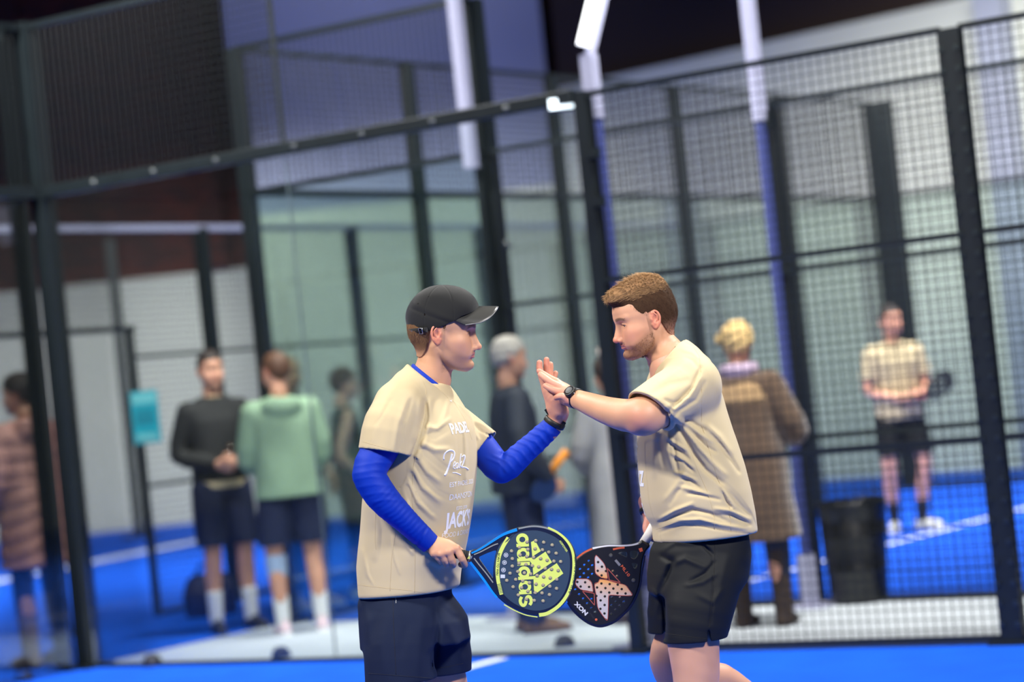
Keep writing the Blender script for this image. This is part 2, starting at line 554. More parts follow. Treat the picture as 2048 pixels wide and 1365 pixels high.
for z in (4.05,):
    mb = MB(); mb.beam(pt(P1, 0.0, 0, z), pt(P1, 2.0, 0, z), 0.035, 0.035); mb.build('rail', M_POST, SG)
mb = MB(); mb.beam(pt(P1, 2.0, 0, 3.0), pt(P1, 2.0, 0, 4.07), 0.03, 0.03); mb.build('upright', M_POST, SG)
# ground anchors along the glass
for k, (px, py) in enumerate(((305, 1333), (563, 1318), (1130, 1296), (48, 1362))):
    p = atz(px, py)
    an = MB(); an.lathe([(0.0, 0.0), (0.062, 0.0), (0.06, 0.02), (0.048, 0.052), (0.028, 0.07), (0.0, 0.074)], (p.x, p.y, 0.0), 20)
    o = an.build('anchor_cap', M_RUB, None, True)
    tag(o, ['dark domed floor cap below the glass wall, nearest to the corner post',
            'dark domed cap on the floor in front of the man in the green hoodie',
            'dark domed cap on the floor under the lime and navy racket',
            'dark domed floor cap at the far left edge, left of the corner post'][k], 'anchor cap', 'anchor caps along the glass wall')
# corner post of the back wall + back glass wall going left
BG = empty('back_glass_wall', pt(P1, 0.0, -2.0))
tag(BG, 'glass back wall at the far left edge, before the woman in the pink coat', 'glass wall')
post(BG, pt(P1, -0.09, -0.10), 4.08, 0.11, 0.07)
for i in range(2):
    glass_panel(BG, pt(P1, 0, -0.12 - i * 2.0), pt(P1, 0, -2.12 - i * 2.0), 2.96, M_GL)
    wire_panel(pt(P1, 0, -0.12 - i * 2.0), pt(P1, 0, -2.12 - i * 2.0), 3.04, 4.05, 0.05, 0.0028).build('wire_mesh', M_WIRE, BG)
mb = MB(); mb.beam(pt(P1, 0, -0.05, 3.0), pt(P1, 0, -4.1, 3.0), 0.07, 0.07); mb.build('top_beam', M_POST, BG)
mb = MB(); mb.beam(pt(P1, 0, -0.05, 4.05), pt(P1, 0, -4.1, 4.05), 0.035, 0.035); mb.build('rail', M_POST, BG)

# side mesh fence (right)
MF = empty('mesh_fence', pt(P1, 6.16))
tag(MF, 'near black wire mesh fence on the right, with a thick post near the right edge', 'mesh fence')
post(MF, pt(P1, 4.06, 0.02), 3.02, 0.075, 0.075)
post(MF, pt(P1, 6.20, 0.0), 3.0, 0.115, 0.06, clips=True)
post(MF, pt(P1, 8.25, 0.0), 3.0, 0.115, 0.06)
for (s0, s1) in ((4.10, 6.15), (6.25, 8.2)):
    mesh_fence(MF, pt(P1, s0), pt(P1, s1), 3.0)
for z in (2.68, 2.42, 1.2):
    mb = MB(); mb.box(pt(P1, 4.12, -0.03, z), (0.07, 0.05, 0.055), Matrix.Rotation(ANG, 3, 'Z')); mb.build('clamp', M_POST, MF)

# ================= next court =================
def court_back(root, base, dirv, n, h, gl, first=0, mesh_top=True, m=M_GL2, wstep=0.05):
    for i in range(n + 1):
        post(root, base + dirv * (2.0 * i), h, 0.09, 0.09)
    for i in range(n):
        a_, b_ = base + dirv * (2.0 * i), base + dirv * (2.0 * i + 2.0)
        glass_panel(root, a_, b_, gl, m)
        if mesh_top: wire_panel(a_, b_, gl + 0.02, h, wstep, 0.0026).build('wire_mesh', M_WIRE, root)
    for z, w in ((gl, 0.05), (h, 0.035), (0.015, 0.03)):
        mb = MB(); mb.beam(base + Vector((0, 0, z)), base + dirv * (2.0 * n) + Vector((0, 0, z)), w, w); mb.build('rail', M_POST, root)

F1 = empty('glass_wall', pt(C1, 0, 5)); tag(F1, 'back glass wall of the next court, its posts receding behind the two players', 'glass wall')
court_back(F1, C1.copy(), N, 5, 4.0, 3.0)
F2 = empty('glass_wall', pt(C1, 1)); tag(F2, 'single tall side pane of the next court, behind the man in the black cap', 'glass wall')
post(F2, pt(C1, 2.0, 0.05), 4.0, 0.10, 0.09)
glass_panel(F2, pt(C1, 0.05), pt(C1, 1.95), 3.0, M_GL2)
wire_panel(pt(C1, 0.05), pt(C1, 1.95), 3.02, 4.0, 0.05, 0.0026).build('wire_mesh', M_WIRE, F2)
for z in (3.0, 4.0):
    mb = MB(); mb.beam(pt(C1, 0, 0, z), pt(C1, 2.0, 0, z), 0.04, 0.04); mb.build('rail', M_POST, F2)
mb = MB(); mb.tube([pt(C1, 2.12, -0.06, 2.38), pt(C1, 2.17, -0.1, 2.40), pt(C1, 2.2, -0.1, 2.37)], 0.018, 8); mb.build('clamp', M_POST, F2)
F3 = empty('mesh_fence', pt(C1, 6)); tag(F3, 'side mesh fence of the next court, behind the near mesh fence and the black barrel', 'mesh fence')
post(F3, pt(C1, 4.05, 0.05), 3.0, 0.06, 0.06)
for (s0, s1) in ((2.05, 4.05), (4.05, 6.05), (6.05, 8.05), (8.05, 10.05)):
    mesh_fence(F3, pt(C1, s0), pt(C1, s1), 3.0, step=0.05)
mb = MB(); mb.box(pt(C1, 4.08, -0.07, 2.9), (0.08, 0.08, 0.09), Matrix.Rotation(ANG, 3, 'Z')); mb.build('clamp', M_POST, F3)
for s in (6.05, 8.05, 10.05): post(F3, pt(C1, s), 3.0, 0.08, 0.06)
F4 = empty('glass_wall', pt(C1, 1, 10)); tag(F4, 'far side wall of the next court, its wide dark post behind the far player', 'glass wall')
post(F4, pt(C1, 0.15, 10.0), 4.0, 0.22, 0.12)
for s in (2.0, 4.0, 6.0, 8.0): post(F4, pt(C1, s, 10), 3.0, 0.08, 0.08)
for s in (0.0, 2.0): glass_panel(F4, pt(C1, s, 10), pt(C1, s + 2, 10), 3.0, M_GL2)
for z in (3.0, 0.02):
    mb = MB(); mb.beam(pt(C1, 0, 10, z), pt(C1, 10, 10, z), 0.05, 0.05); mb.build('rail', M_POST, F4)
# third court's back wall, left
G0 = Vector((-2.4, 19.4, 0)); gd = Vector((0.55, 0.835, 0)).normalized()
F5 = empty('glass_wall', G0 + gd * 2); tag(F5, 'mesh fence with an open doorway, at left behind the group of spectators', 'mesh fence')
for i in range(-2, 4): post(F5, G0 + gd * 2.0 * i, 3.0, 0.10, 0.08)
for i in range(-1, 4):
    a_, b_ = G0 + gd * 2.0 * i, G0 + gd * (2.0 * i + 2)
    if i == -1: a_ = G0 - gd * 0.95
    wire_panel(a_, b_, 0.03, 3.0, 0.05, 0.0022).build('wire_mesh', M_WIRE, F5)
for z in (2.0, 1.0):
    mb = MB(); mb.beam(G0 - gd * 0.95 + Vector((0, 0, z)), G0 + gd * 8 + Vector((0, 0, z)), 0.03, 0.03); mb.build('rail', M_POST, F5)
mb = MB(); mb.beam(G0 - gd * 4 + Vector((0, 0, 3.0)), G0 + gd * 8 + Vector((0, 0, 3.0)), 0.05, 0.05); mb.build('rail', M_MAST, F5)
mb = MB(); mb.beam(G0 - gd * 0.95 + Vector((0, 0, 0.02)), G0 + gd * 8 + Vector((0, 0, 0.02)), 0.03, 0.04); mb.build('rail', M_POST, F5)
wire_panel(G0 - gd * 4.0, G0 - gd * 0.95, 2.25, 3.0, 0.05, 0.0022).build('wire_mesh', M_WIRE, F5)
mb = MB(); mb.beam(G0 - gd * 4.0 + Vector((0, 0, 2.22)), G0 - gd * 0.9 + Vector((0, 0, 2.22)), 0.04, 0.04)
mb.beam(G0 - gd * 0.95, G0 - gd * 0.95 + Vector((0, 0, 2.24)), 0.06, 0.05); mb.build('door_frame', M_POST, F5)
# distant posts of the far hall fence
for k, (px, py, Y, h) in enumerate(((278, 1063, 31.5, 3.9),)):
    p = at(px, py, Y); o = MB().box((p.x, p.y, h / 2), (0.12, 0.12, h)).box((p.x, p.y, 0.02), (0.4, 0.4, 0.04)).build('fence_post', M_POST)
    tag(o, 'distant dark post before the white back wall, left of the man in black', 'post')

# posters
def poster(px, py, Y, w, h, lab):
    p = at(px, py, Y)
    r = MB().box(p, (w, 0.012, h)).build('poster', mat('poster_cyan', (0, 170, 190), 0.5))
    tag(r, lab, 'poster', 'cyan posters')
    m2 = MB().box((p.x, p.y - 0.01, p.z + h * 0.36), (w * 0.9, 0.004, h * 0.2)).build('printed_panel', mat('poster_pale', (110, 200, 205), 0.5), r)
    m3 = MB().box((p.x, p.y - 0.01, p.z - h * 0.38), (w * 0.8, 0.004, h * 0.14)).build('printed_panel', mat('poster_pale', (110, 200, 205), 0.5), r)
    m4 = MB().box((p.x, p.y - 0.01, p.z + h * 0.02), (w * 0.7, 0.004, h * 0.3)).build('printed_panel', mat('poster_deep', (0, 140, 160), 0.5), r)
poster(291, 835, 18.4, 0.205, 0.40, 'cyan paper poster hung on the mesh beside the open doorway')
poster(60, 600, 16.6, 0.06, 0.40, 'narrow cyan poster edge high at the far left, above the pink coat')

# ---- floodlight masts (columns with a bent head)
def mast(base, zk, lab, headdir=None, head=True, w=0.11, zs=2.9, wl=.07):
    r = empty('light_mast', base); tag(r, lab, 'light mast', 'light masts beside the courts')
    ln = Vector((T.x, T.y, 0))
    R = Matrix.Rotation(ANG, 3, 'Z')
    MB().box(base + Vector((0, 0, (zk + zs) / 2)), (w, w, zk - zs), R).build('column', M_MAST, r)
    MB().box(base + Vector((0, 0, zs / 2 + .16)) + N * (.08 if wl < .043 else 0), (wl, wl, zs - .3), R).build('lower_column', M_MAST_SHADE if wl > .043 else M_POST, r)  # lower pole, its shade painted as a darker tone
    MB().box(base + Vector((0, 0, .16)), (w * 1.3, w, .32), R).build('foot', M_MAST, r)
    MB().box(base + Vector((0, 0, 0.012)), (0.3, 0.3, 0.024), R).build('base_plate', M_MAST, r)
    if headdir is not None:
        t = base + Vector((0, 0, zk)); e = t + headdir
        mb = MB(); mb.beam(t - Vector((0, 0, 0.02)), e, w * .8, w * .8, up=(0, -1, 0)); mb.build('arm', M_MAST, r)
        if head:
            off = Vector((-0.042, -0.05, 0.0))
            mb = MB(); mb.beam(t + headdir * 0.04 + off, e + off, 0.07, 0.04, up=(0, -1, 0))
            mb.build('led_strip', mat('led_white', (250, 252, 255), 0.4, emit=3.0), r)
    return r
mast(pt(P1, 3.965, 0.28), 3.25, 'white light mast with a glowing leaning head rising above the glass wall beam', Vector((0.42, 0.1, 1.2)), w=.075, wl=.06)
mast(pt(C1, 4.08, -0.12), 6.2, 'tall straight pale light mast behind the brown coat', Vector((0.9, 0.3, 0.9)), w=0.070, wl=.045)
mast(pt(C1, 1.99, -0.14), 4.02, 'pale light mast beside the black post above the man in the cap', Vector((0.1, 0.1, 0.1)), False, w=0.072, wl=.040)
# small lit lamp on the beam
p = at(1120, 209, 13.0)
lr = MB().box(p, (0.15, 0.06, 0.075)).build('beam_lamp', M_POST); bevel(lr, 0.01)
tag(lr, 'small glowing lamp fixed to the thick top beam near the middle post', 'lamp')
MB().box(p + Vector((0.005, -0.034, -0.0)), (0.13, 0.012, 0.055)).build('lens', mat('lamp_lens', (235, 250, 255), 0.3, emit=3.0), lr)

# black barrel
bp = atz(1722, 1207)
br = empty('waste_barrel', (bp.x, bp.y, 0)); tag(br, 'black waste barrel with a bag rim standing on the grey walkway', 'barrel')
prof = [(0.0, 0.0), (0.165, 0.0), (0.175, 0.02), (0.185, 0.2), (0.192, 0.21), (0.187, 0.22), (0.2, 0.4), (0.207, 0.41), (0.202, 0.42), (0.21, 0.6), (0.205, 0.61), (0.19, 0.6)]
MB().lathe([(r * 0.95, z * 0.98) for r, z in prof], (bp.x, bp.y, 0), 32).build('barrel_body', mat('black_plastic', (8, 10, 11), 0.4, noise=0.2, scale=10), br, True)
rg = random.Random(3)
V = []; F = []; n = 48
for i, (r, z) in enumerate([(0.196, 0.5), (0.206, 0.57), (0.212, 0.605), (0.2, 0.612), (0.185, 0.55)]):
    for k in range(n):
        t = 2 * PI * k / n; j = rg.uniform(-1, 1) * 0.004
        V.append((bp.x + (r + j) * math.cos(t), bp.y + (r + j) * math.sin(t), z + (rg.uniform(-0.02, 0.01) if i == 0 else j)))
for i in range(4):
    for k in range(n): F.append((i * n + k, i * n + (k + 1) % n, (i + 1) * n + (k + 1) % n, (i + 1) * n + k))
mesh_obj('bag_rim', V, F, mat('bin_bag', (18, 21, 23), 0.3), br)

# dark bag behind the man in black
p = atz(425, 1232)
f = Field((p.x - .3, p.y - .2, -.02), (p.x + .3, p.y + .2, .45), 0.01)
f.loft([(0.0, p.x, p.y, .19, .1), (.15, p.x, p.y, .20, .12), (.28, p.x, p.y, .16, .1), (.32, p.x, p.y, .12, .05)], p=3.5)
V, Fq = f.mesh(); b = mesh_obj('sports_bag', V, Fq, mat('navy_nylon', (14, 24, 66), 0.6)); tag(b, 'dark navy sports bag on the blue floor behind the man in the black pullover', 'bag')
MB().tube([(p.x - .1, p.y, .3), (p.x - .06, p.y, .38), (p.x + .06, p.y, .38), (p.x + .1, p.y, .3)], 0.012).build('handle', M_RUB, b, True)

# ------------------------------------------------------------------ lights
def area(name, loc, tgt, sx, sy, power, color=(1, 1, 1)):
    l = bpy.data.lights.new(name, 'AREA'); l.shape = 'RECTANGLE'; l.size = sx; l.size_y = sy; l.energy = power; l.color = color
    o = bpy.data.objects.new(name, l); COL.objects.link(o); o.location = loc
    d = Vector(tgt) - Vector(loc); o.rotation_euler = d.to_track_quat('-Z', 'Y').to_euler()
    return o
def flood(loc, tgt, power, color=(1, 1, 1), sx=1.6, sy=.5, spread=110, nm='court_and_fill_flood'):
    o = area(nm, loc, tgt, sx, sy, power, color); o.data.spread = rad(spread); return o
flood((-3.8, 4.6, 6.0), (0, 7.3, 1.2), 250, (1.0, .955, .90))
flood((3.4, 9.8, 6.2), (0.4, 7.4, 1.4), 260, (1.0, .98, .95))
flood((-3.0, 10.6, 6.2), (-.4, 7.6, 1.4), 110, (1.0, .97, .93))
flood((3.0, 3.0, 4.6), (-0.2, 7.3, 1.4), 190, (1, .97, .95))  # added fill lamp, brightens the face under the visor
flood((-3.2, 12.6, 6.2), (-2.0, 16, .4), 330, (1, .98, .95))
flood((2.2, 11.2, 6.2), (2.4, 15, .4), 360, (1, .98, .95))
flood((-6.0, 22, 6.5), (-6, 25, 0), 560, sx=3, sy=1.5, nm='hall_and_fill_light')
flood((4.0, 19.0, 6.5), (4.2, 21, 0), 560, sx=3, sy=1.5, nm='hall_and_fill_light')
flood((-1.0, 21.0, 6.5), (-1, 25, 0), 370, (1, 1, .96), sx=3, sy=1.5, nm='hall_and_fill_light')
flood((-5.5, 29.5, 5.0), (-5.5, 34, 1.0), 125, (1, .99, .94), sx=6, sy=.6, spread=90, nm='hall_and_fill_light')
flood((-1.2, 27.5, 5.0), (-1.2, 31.6, 1.6), 105, (1, 1, .94), sx=3, sy=.6, spread=90, nm='hall_and_fill_light')
flood((-1.2, 27.0, 8.6), (-1.2, 31.6, 6.5), 34, (.86, .88, 1), sx=3, sy=.6, spread=100, nm='hall_and_fill_light')  # added cool lamp, lifts the dark upper partition
flood((4.2, 23.0, 6.0), (5.0, 27.5, 1.2), 240, (1, 1, .93), sx=5, sy=.6, spread=100, nm='hall_and_fill_light')
flood((-0.2, 15.4, 6.3), (-.6, 18.6, .6), 300, (1, .98, .95))  # added lamp, brightens the dark spectators behind the glass
w = bpy.data.worlds.new('world'); SC.world = w; w.use_nodes = True
bg = w.node_tree.nodes['Background']; bg.inputs[0].default_value = (0.86, 0.89, 0.95, 1); bg.inputs[1].default_value = 0.11
SC.cycles.transparent_max_bounces = 32
SC.view_settings.view_transform = 'Standard'; SC.view_settings.look = 'None'; SC.view_settings.exposure = -0.38; SC.view_settings.gamma = 1.0
# ------------------------------------------------------------------ people
M_SKIN = mat('skin', (214, 150, 122), 0.48, attr=True, sss=0.12, bump=0.12, bscale=900, spec=0.4)
M_EYE = mat('eye_white', (225, 220, 215), 0.15)
M_IRIS = mat('iris', (60, 50, 40), 0.2)

def G(x, y, z, c, r):
    return np.exp(-(((x - c[0]) / r[0]) ** 2 + ((y - c[1]) / r[1]) ** 2 + ((z - c[2]) / r[2]) ** 2))

def head_field(res=0.002, neck=None, lids=0.0, sc=(1, 1, 1), jaw=1.0, neck_r=0.058, nose=1.0):
    """local: x forward, y left, z up, origin between the eyes' height at mid skull; chin about -0.115, crown 0.12"""
    f = Field((-0.13, -0.10, -0.25), (0.145, 0.10, 0.15), res)
    # skull
    f.ell((-0.010, 0, 0.032), (0.098, 0.0755, 0.088), 0)
    f.ell((0.030, 0, 0.030), (0.066, 0.062, 0.062), 0.02)
    f.ell((-0.055, 0, 0.0), (0.052, 0.060, 0.06), 0.02)
    # face block, sections from chin to brow
    j = jaw
    f.loft([(-0.116, 0.052, 0, 0.022, 0.016 * j), (-0.112, 0.050, 0, 0.034, 0.026 * j), (-0.100, 0.042, 0, 0.048, 0.038 * j), (-0.082, 0.034, 0, 0.053, 0.048 * j),
            (-0.066, 0.028, 0, 0.0635, 0.056 * j), (-0.045, 0.022, 0, 0.0675, 0.0625), (-0.02, 0.016, 0, 0.069, 0.067), (0.0, 0.012, 0, 0.073, 0.067), (0.025, 0.010, 0, 0.080, 0.066)],
           0, 0.012, p=2.35, caps=0.012)
    # jaw rami
    for s in (-1, 1):
        f.chain([((-0.004, s * 0.058, -0.010), 0.015), ((0.002, s * 0.055 * j, -0.055), 0.014), ((0.018, s * 0.050 * j, -0.078), 0.013), ((0.052, s * 0.026, -0.102), 0.013), ((0.070, s * 0.006, -0.104), 0.012)], 0.018)
        f.ell((0.048, s * 0.042, -0.024), (0.026, 0.020, 0.018), 0.028)            # cheekbone
        f.cone((0.086, s * 0.006, 0.016), (0.066, s * 0.046, 0.022), 0.008, 0.006, 0.014)   # brow ridge
        f.ell((0.052, s * 0.034, -0.050), (0.028, 0.021, 0.030), 0.030)            # cheek
    f.ell((0.0815, 0, -0.100), (0.0155, 0.018, 0.014), 0.012)                        # chin
    f.ell((0.080, 0, -0.060), (0.016, 0.026, 0.020), 0.012)                        # muzzle
    # underside of the jaw cut by a rising plane
    # eye sockets
    for s in (-1, 1):
        f.ell((0.093, s * 0.031, -0.001), (0.017, 0.018, 0.0110), 0.012, 'sub')
        f.ell((0.0655, s * 0.031, -0.002), (0.0150, 0.0158, 0.0142), 0.004)
        # upper lid
        f.chain([((0.0765, s * 0.0165, 0.0035 - 0.004 * lids), 0.0035), ((0.0800, s * 0.029, 0.0075 - 0.008 * lids), 0.004), ((0.0745, s * 0.043, 0.002 - 0.003 * lids), 0.0035)], 0.004)
        f.chain([((0.0765, s * 0.0180, -0.006), 0.003), ((0.0775, s * 0.030, -0.0105), 0.003), ((0.0725, s * 0.042, -0.005), 0.003)], 0.005)
        f.ell((0.0875, s * 0.0325, -0.0030), (0.0155, 0.0140, 0.0060 * (1 - lids) + .0004), 0.0012, 'sub')
    # nose
    n = nose
    f.chain([((0.077, 0, 0.004), 0.011), ((0.0825, 0, -0.020), 0.0125), ((0.086, 0, -0.044), 0.0150)], 0.010)
    f.chain([((0.086, 0, -0.004), 0.009), ((0.092, 0, -0.024), 0.0095), ((0.097, 0, -0.040), 0.0110)], 0.006)
    f.chain([((0.0845, 0, 0.010), 0.0085), ((0.0920, 0, -0.008), 0.0068), ((0.1000 * n, 0, -0.026), 0.0078), ((0.1070 * n, 0, -0.0415), 0.0092)], 0.009)
    f.ell((0.1082 * n, 0, -0.0445), (0.0110, 0.0108, 0.0092), 0.006)
    for s in (-1, 1):
        f.ell((0.0955, s * 0.0125, -0.0480), (0.0112, 0.0072, 0.0075), 0.005)
        f.ell((0.1000, s * 0.0066, -0.0552), (0.0060, 0.0034, 0.0040), 0.003, 'sub')
        f.cone((0.088, s * 0.0205, -0.047), (0.0815, s * 0.029, -0.062), 0.0010, 0.0010, 0.004, 'sub')
    f.cone((0.092, 0, -0.0535), (0.103 * n, 0, -0.0515), 0.0045, 0.0045, 0.006)
    # lips
    for s in (-1, 1):
        f.chain([((0.0940, 0, -0.0645), 0.0042), ((0.0905, s * 0.013, -0.0645), 0.0040), ((0.0815, s * 0.0255, -0.0688), 0.0030)], 0.004)
        f.chain([((0.0925, 0, -0.0742), 0.0052), ((0.0890, s * 0.012, -0.0740), 0.0048), ((0.0810, s * 0.024, -0.0700), 0.0030)], 0.004)
        f.chain([((0.1000, 0, -0.0693), 0.0010), ((0.0950, s * 0.014, -0.0690), 0.0010), ((0.0845, s * 0.028, -0.0705), 0.0010)], 0.002, 'sub')
        f.chain([((0.0990, 0, -0.0850), 0.002), ((0.090, s * 0.018, -0.0840), 0.002)], 0.008, 'sub')
    f.cone((0.104, 0, -0.052), (0.104, 0, -0.058), 0.003, 0.003, 0.005, 'sub')
    # ears
    for s in (-1, 1):
        Y = s * 0.074
        f.ell((-0.012, s * 0.073, -0.008), (0.0145, 0.010, 0.026), 0.006)
        E = []
        for i_ in range(15):
            t_ = rad(-35 + i_ * 19.5); ra, rb = 0.0150, 0.0285
            ex_, ez_ = -ra * math.sin(t_), rb * math.cos(t_)
            if ez_ < 0: ex_ *= (1 + ez_ * 14)
            E.append(((-0.0135 + ex_ * .98 + ez_ * -.12, Y + s * (0.002 + 0.009 * max(0, math.sin(t_)) ), -0.006 + ez_ * .95), 0.0034 if ez_ > -.012 else 0.0048))
        f.chain(E, 0.004)
        f.ell((-0.0125, Y + s * 0.011, -0.003), (0.0095, 0.0080, 0.0150), 0.003, 'sub')
        f.chain([((-0.013, Y + s * .006, 0.016), 0.0022), ((-0.0205, Y + s * .008, 0.006), 0.0024), ((-0.0195, Y + s * .007, -0.006), 0.0026), ((-0.012, Y + s * .004, -0.014), 0.0026)], 0.003)
        f.ell((-0.001, Y + s * 0.002, -0.004), (0.0032, 0.005, 0.006), 0.003)
    # neck
    if neck is None: neck = (-0.030, 0.0, -0.22)
    nk = np.array(neck, float)
    f.chain([((-0.022, 0, -0.02), neck_r * 0.98), ((-0.018, 0, -0.075), neck_r * 0.95), ((nk[0], nk[1], nk[2]), neck_r * 1.08)], 0.012)
    for s in (-1, 1):   # sternomastoid
        f.cone((-0.018, s * 0.056, -0.045), (nk[0] + 0.040, nk[1] + s * 0.018, nk[2]), 0.012, 0.011, 0.014)
    f.ell((nk[0] * 0.5 + 0.032, 0, -0.155), (0.014, 0.011, 0.016), 0.014)
    return f

def head_colors(V, beard=0.5, beard_col=(0.20, 0.11, 0.07), skin=(0.62, 0.33, 0.22), brow=(0.16, 0.09, 0.05), rosy=0.3, beard_shape=1.0):
    x, y, z = V[:, 0], V[:, 1], V[:, 2]; ay = np.abs(y)
    c = np.tile(np.array(skin, float), (len(V), 1))
    def mix(col, w):
        nonlocal c
        w = np.clip(w, 0, 1)[:, None]; c = c * (1 - w) + np.array(col) * w
    # ruddy zones
    mix((0.66, 0.25, 0.185), .7 * rosy * G(x, ay, z, (0.060, 0.045, -0.035), (0.035, 0.035, 0.028)))
    mix((0.60, 0.17, 0.11), 0.55 * rosy * 2 * G(x, ay, z, (0.11, 0.0, -0.045), (0.02, 0.02, 0.014)))
    mix((0.62, 0.16, 0.11), 0.55 * sstep(0.070, 0.080, ay) * sstep(-0.045, -0.03, z) * sstep(0.04, 0.03, z) * sstep(0.01, -0.003, x))
    # beard zone
    line = -0.030 - 0.55 * np.clip(x - 0.0, 0, 0.1) - 0.0
    w = sstep(line + 0.012, line - 0.012, z)
    w = np.where(x < 0.012, sstep(-0.005, 0.02, x + 0.012) * sstep(0.02, 0.0, z), w)
    w *= sstep(-0.125, -0.108, z) * sstep(-0.006, 0.008, x)
    w = np.where((x > 0.085) & (ay < 0.012) & (z > -0.06), 0.5 * w, w)
    must = sstep(0.030, 0.024, ay) * sstep(-0.0645, -0.0610, z) * sstep(-0.052, -0.056, z) * (x > 0.06)
    jawl = sstep(-0.06, -0.10, z) * 0.3 + 0.7
    mix(beard_col, beard * np.maximum(w * jawl, must * 0.8))
    # lips
    lip = sstep(0.027, 0.021, ay) * sstep(-0.0800, -0.0775, z) * sstep(-0.0600, -0.0625, z) * (x > 0.078)
    mix((0.50, 0.16, 0.13), 0.75 * lip)
    mix((0.25, 0.08, 0.06), 0.8 * np.exp(-((z + 0.0695 + 0.0 * ay) / 0.0014) ** 2) * sstep(0.028, 0.023, ay) * (x > 0.075))
    # brows
    bz = 0.0165 + 0.004 * np.sin(np.clip((ay - 0.012) / 0.04, 0, 1) * PI) - 0.10 * np.clip(ay - 0.038, 0, 1)
    mix(brow, 0.85 * sstep(0.0062, 0.003, np.abs(z - bz - 0.001)) * sstep(0.008, 0.014, ay) * sstep(0.054, 0.046, ay) * (x > 0.05))
    # lash line
    mix((0.07, 0.035, 0.02), 0.85 * np.exp(-((z + 0.0012) / 0.0016) ** 2) * sstep(0.014, 0.018, ay) * sstep(0.046, 0.042, ay) * (x > 0.068))
    return c

def place(V, M):
    M = np.array(M, float)
    return V @ M[:3, :3].T + M[:3, 3]

def frame_matrix(origin, yaw, pitch=0.0, roll=0.0, s=1.0):
    """yaw about z (0 = facing +x), pitch positive = nod down"""
    R = Matrix.Rotation(yaw, 4, 'Z') @ Matrix.Rotation(pitch, 4, 'Y') @ Matrix.Rotation(roll, 4, 'X')
    return Matrix.Translation(Vector(origin)) @ R @ Matrix.Scale(s, 4)

def hand_field(f, W, fwd, palm, side, curls=(0.2, 0.2, 0.2, 0.2), thumb=(0.3, 0.3), s=1.0, spread=0.04, k=0.006, fat=1.0):
    """fwd: wrist to knuckles, palm: direction the palm faces, side: direction of the thumb"""
    W = Vector(W); e1 = Vector(fwd).normalized(); e2 = Vector(palm); e2 = (e2 - e1 * e2.dot(e1)).normalized()
    e3 = Vector(side); e3 = (e3 - e1 * e3.dot(e1) - e2 * e3.dot(e2)).normalized()
    def P(a, b, c): return W + (e1 * a + e3 * b + e2 * c) * s
    kn = [(0.092, 0.029, -0.002, 0.0105), (0.096, 0.009, -0.004, 0.0105), (0.090, -0.012, -0.003, 0.0100), (0.081, -0.031, 0.0, 0.0092)]
    L = [(0.042, 0.024, 0.020), (0.046, 0.028, 0.021), (0.043, 0.026, 0.020), (0.034, 0.019, 0.018)]
    out = []
    for i, (a, b, c, r) in enumerate(kn):
        r *= fat * s
        f.cone(P(0.0, b * 0.45, 0), P(a, b, c), 0.0155 * s, r * 1.12, 0.012)
        f.cone(P(0.03, b * 0.7, 0.007), P(a * 0.9, b, 0.006), 0.011 * s, r, 0.012)
        pos = P(a, b, c); ang = 0.0; pts = [(pos, r)]
        cu = curls[i]; cu = (cu, cu, cu) if not hasattr(cu, '__len__') else cu
        sp = (1.5 - i) * spread
        for j in range(3):
            ang += cu[j]
            d = e1 * math.cos(ang) + e2 * math.sin(ang) + e3 * sp * math.cos(ang)
            pos = pos + d.normalized() * L[i][j] * s
            pts.append((pos, r * (0.93, 0.84, 0.74)[j]))
        f.chain(pts, 0.003)
        out.append(pts)
    # thumb
    f.cone(P(0.012, 0.018, 0.006), P(0.048, 0.040, 0.014), 0.017 * s, 0.0135 * s, 0.012)
    t0, t1 = thumb
    d1 = e1 * math.cos(t0 + 0.3) + e3 * math.cos(t0) * 0.45 + e2 * math.sin(t0)
    d2 = e1 * math.cos(t0 + t1) + e3 * (0.25 * math.cos(t1) - 0.6 * math.sin(t1)) + e2 * math.sin(t0 + t1 * 0.6)
    a = P(0.048, 0.040, 0.014); b = a + d1.normalized() * 0.034 * s; c = b + d2.normalized() * 0.026 * s
    f.chain([(a, 0.0125 * s), (b, 0.0108 * s), (c, 0.0092 * s)], 0.004)
    f.ell(P(0.03, 0.02, 0.014), (0.018 * s,) * 3, 0.012)
    f.ell(P(0.03, -0.02, 0.012), (0.017 * s,) * 3, 0.012)
    return out

def contour(pts, D):
    w = [at(x, y, D) for x, y in pts]
    w.sort(key=lambda v: v.z)
    return np.array([v.z for v in w]), np.array([v.x for v in w])

def torso_secs(Lp, Rp, D, yaw, ratio, cy=0.0, n=14, ztop=None, zbot=None, cyf=None):
    zl, xl = contour(Lp, D); zr, xr = contour(Rp, D)
    z0 = max(zl[0], zr[0]) if zbot is None else zbot
    z1 = min(zl[-1], zr[-1]) if ztop is None else ztop
    out = []
    for i in range(n):
        z = z0 + (z1 - z0) * i / (n - 1)
        a = np.interp(z, zl, xl); b = np.interp(z, zr, xr)
        hw = abs(b - a) / 2; cx = (a + b) / 2
        r = ratio(z) if callable(ratio) else ratio
        A = hw / math.sqrt(math.cos(yaw) ** 2 + (r * math.sin(yaw)) ** 2)
        out.append((z, cx, D + (cyf(z) if cyf else cy), A, A * r, yaw))
    return out

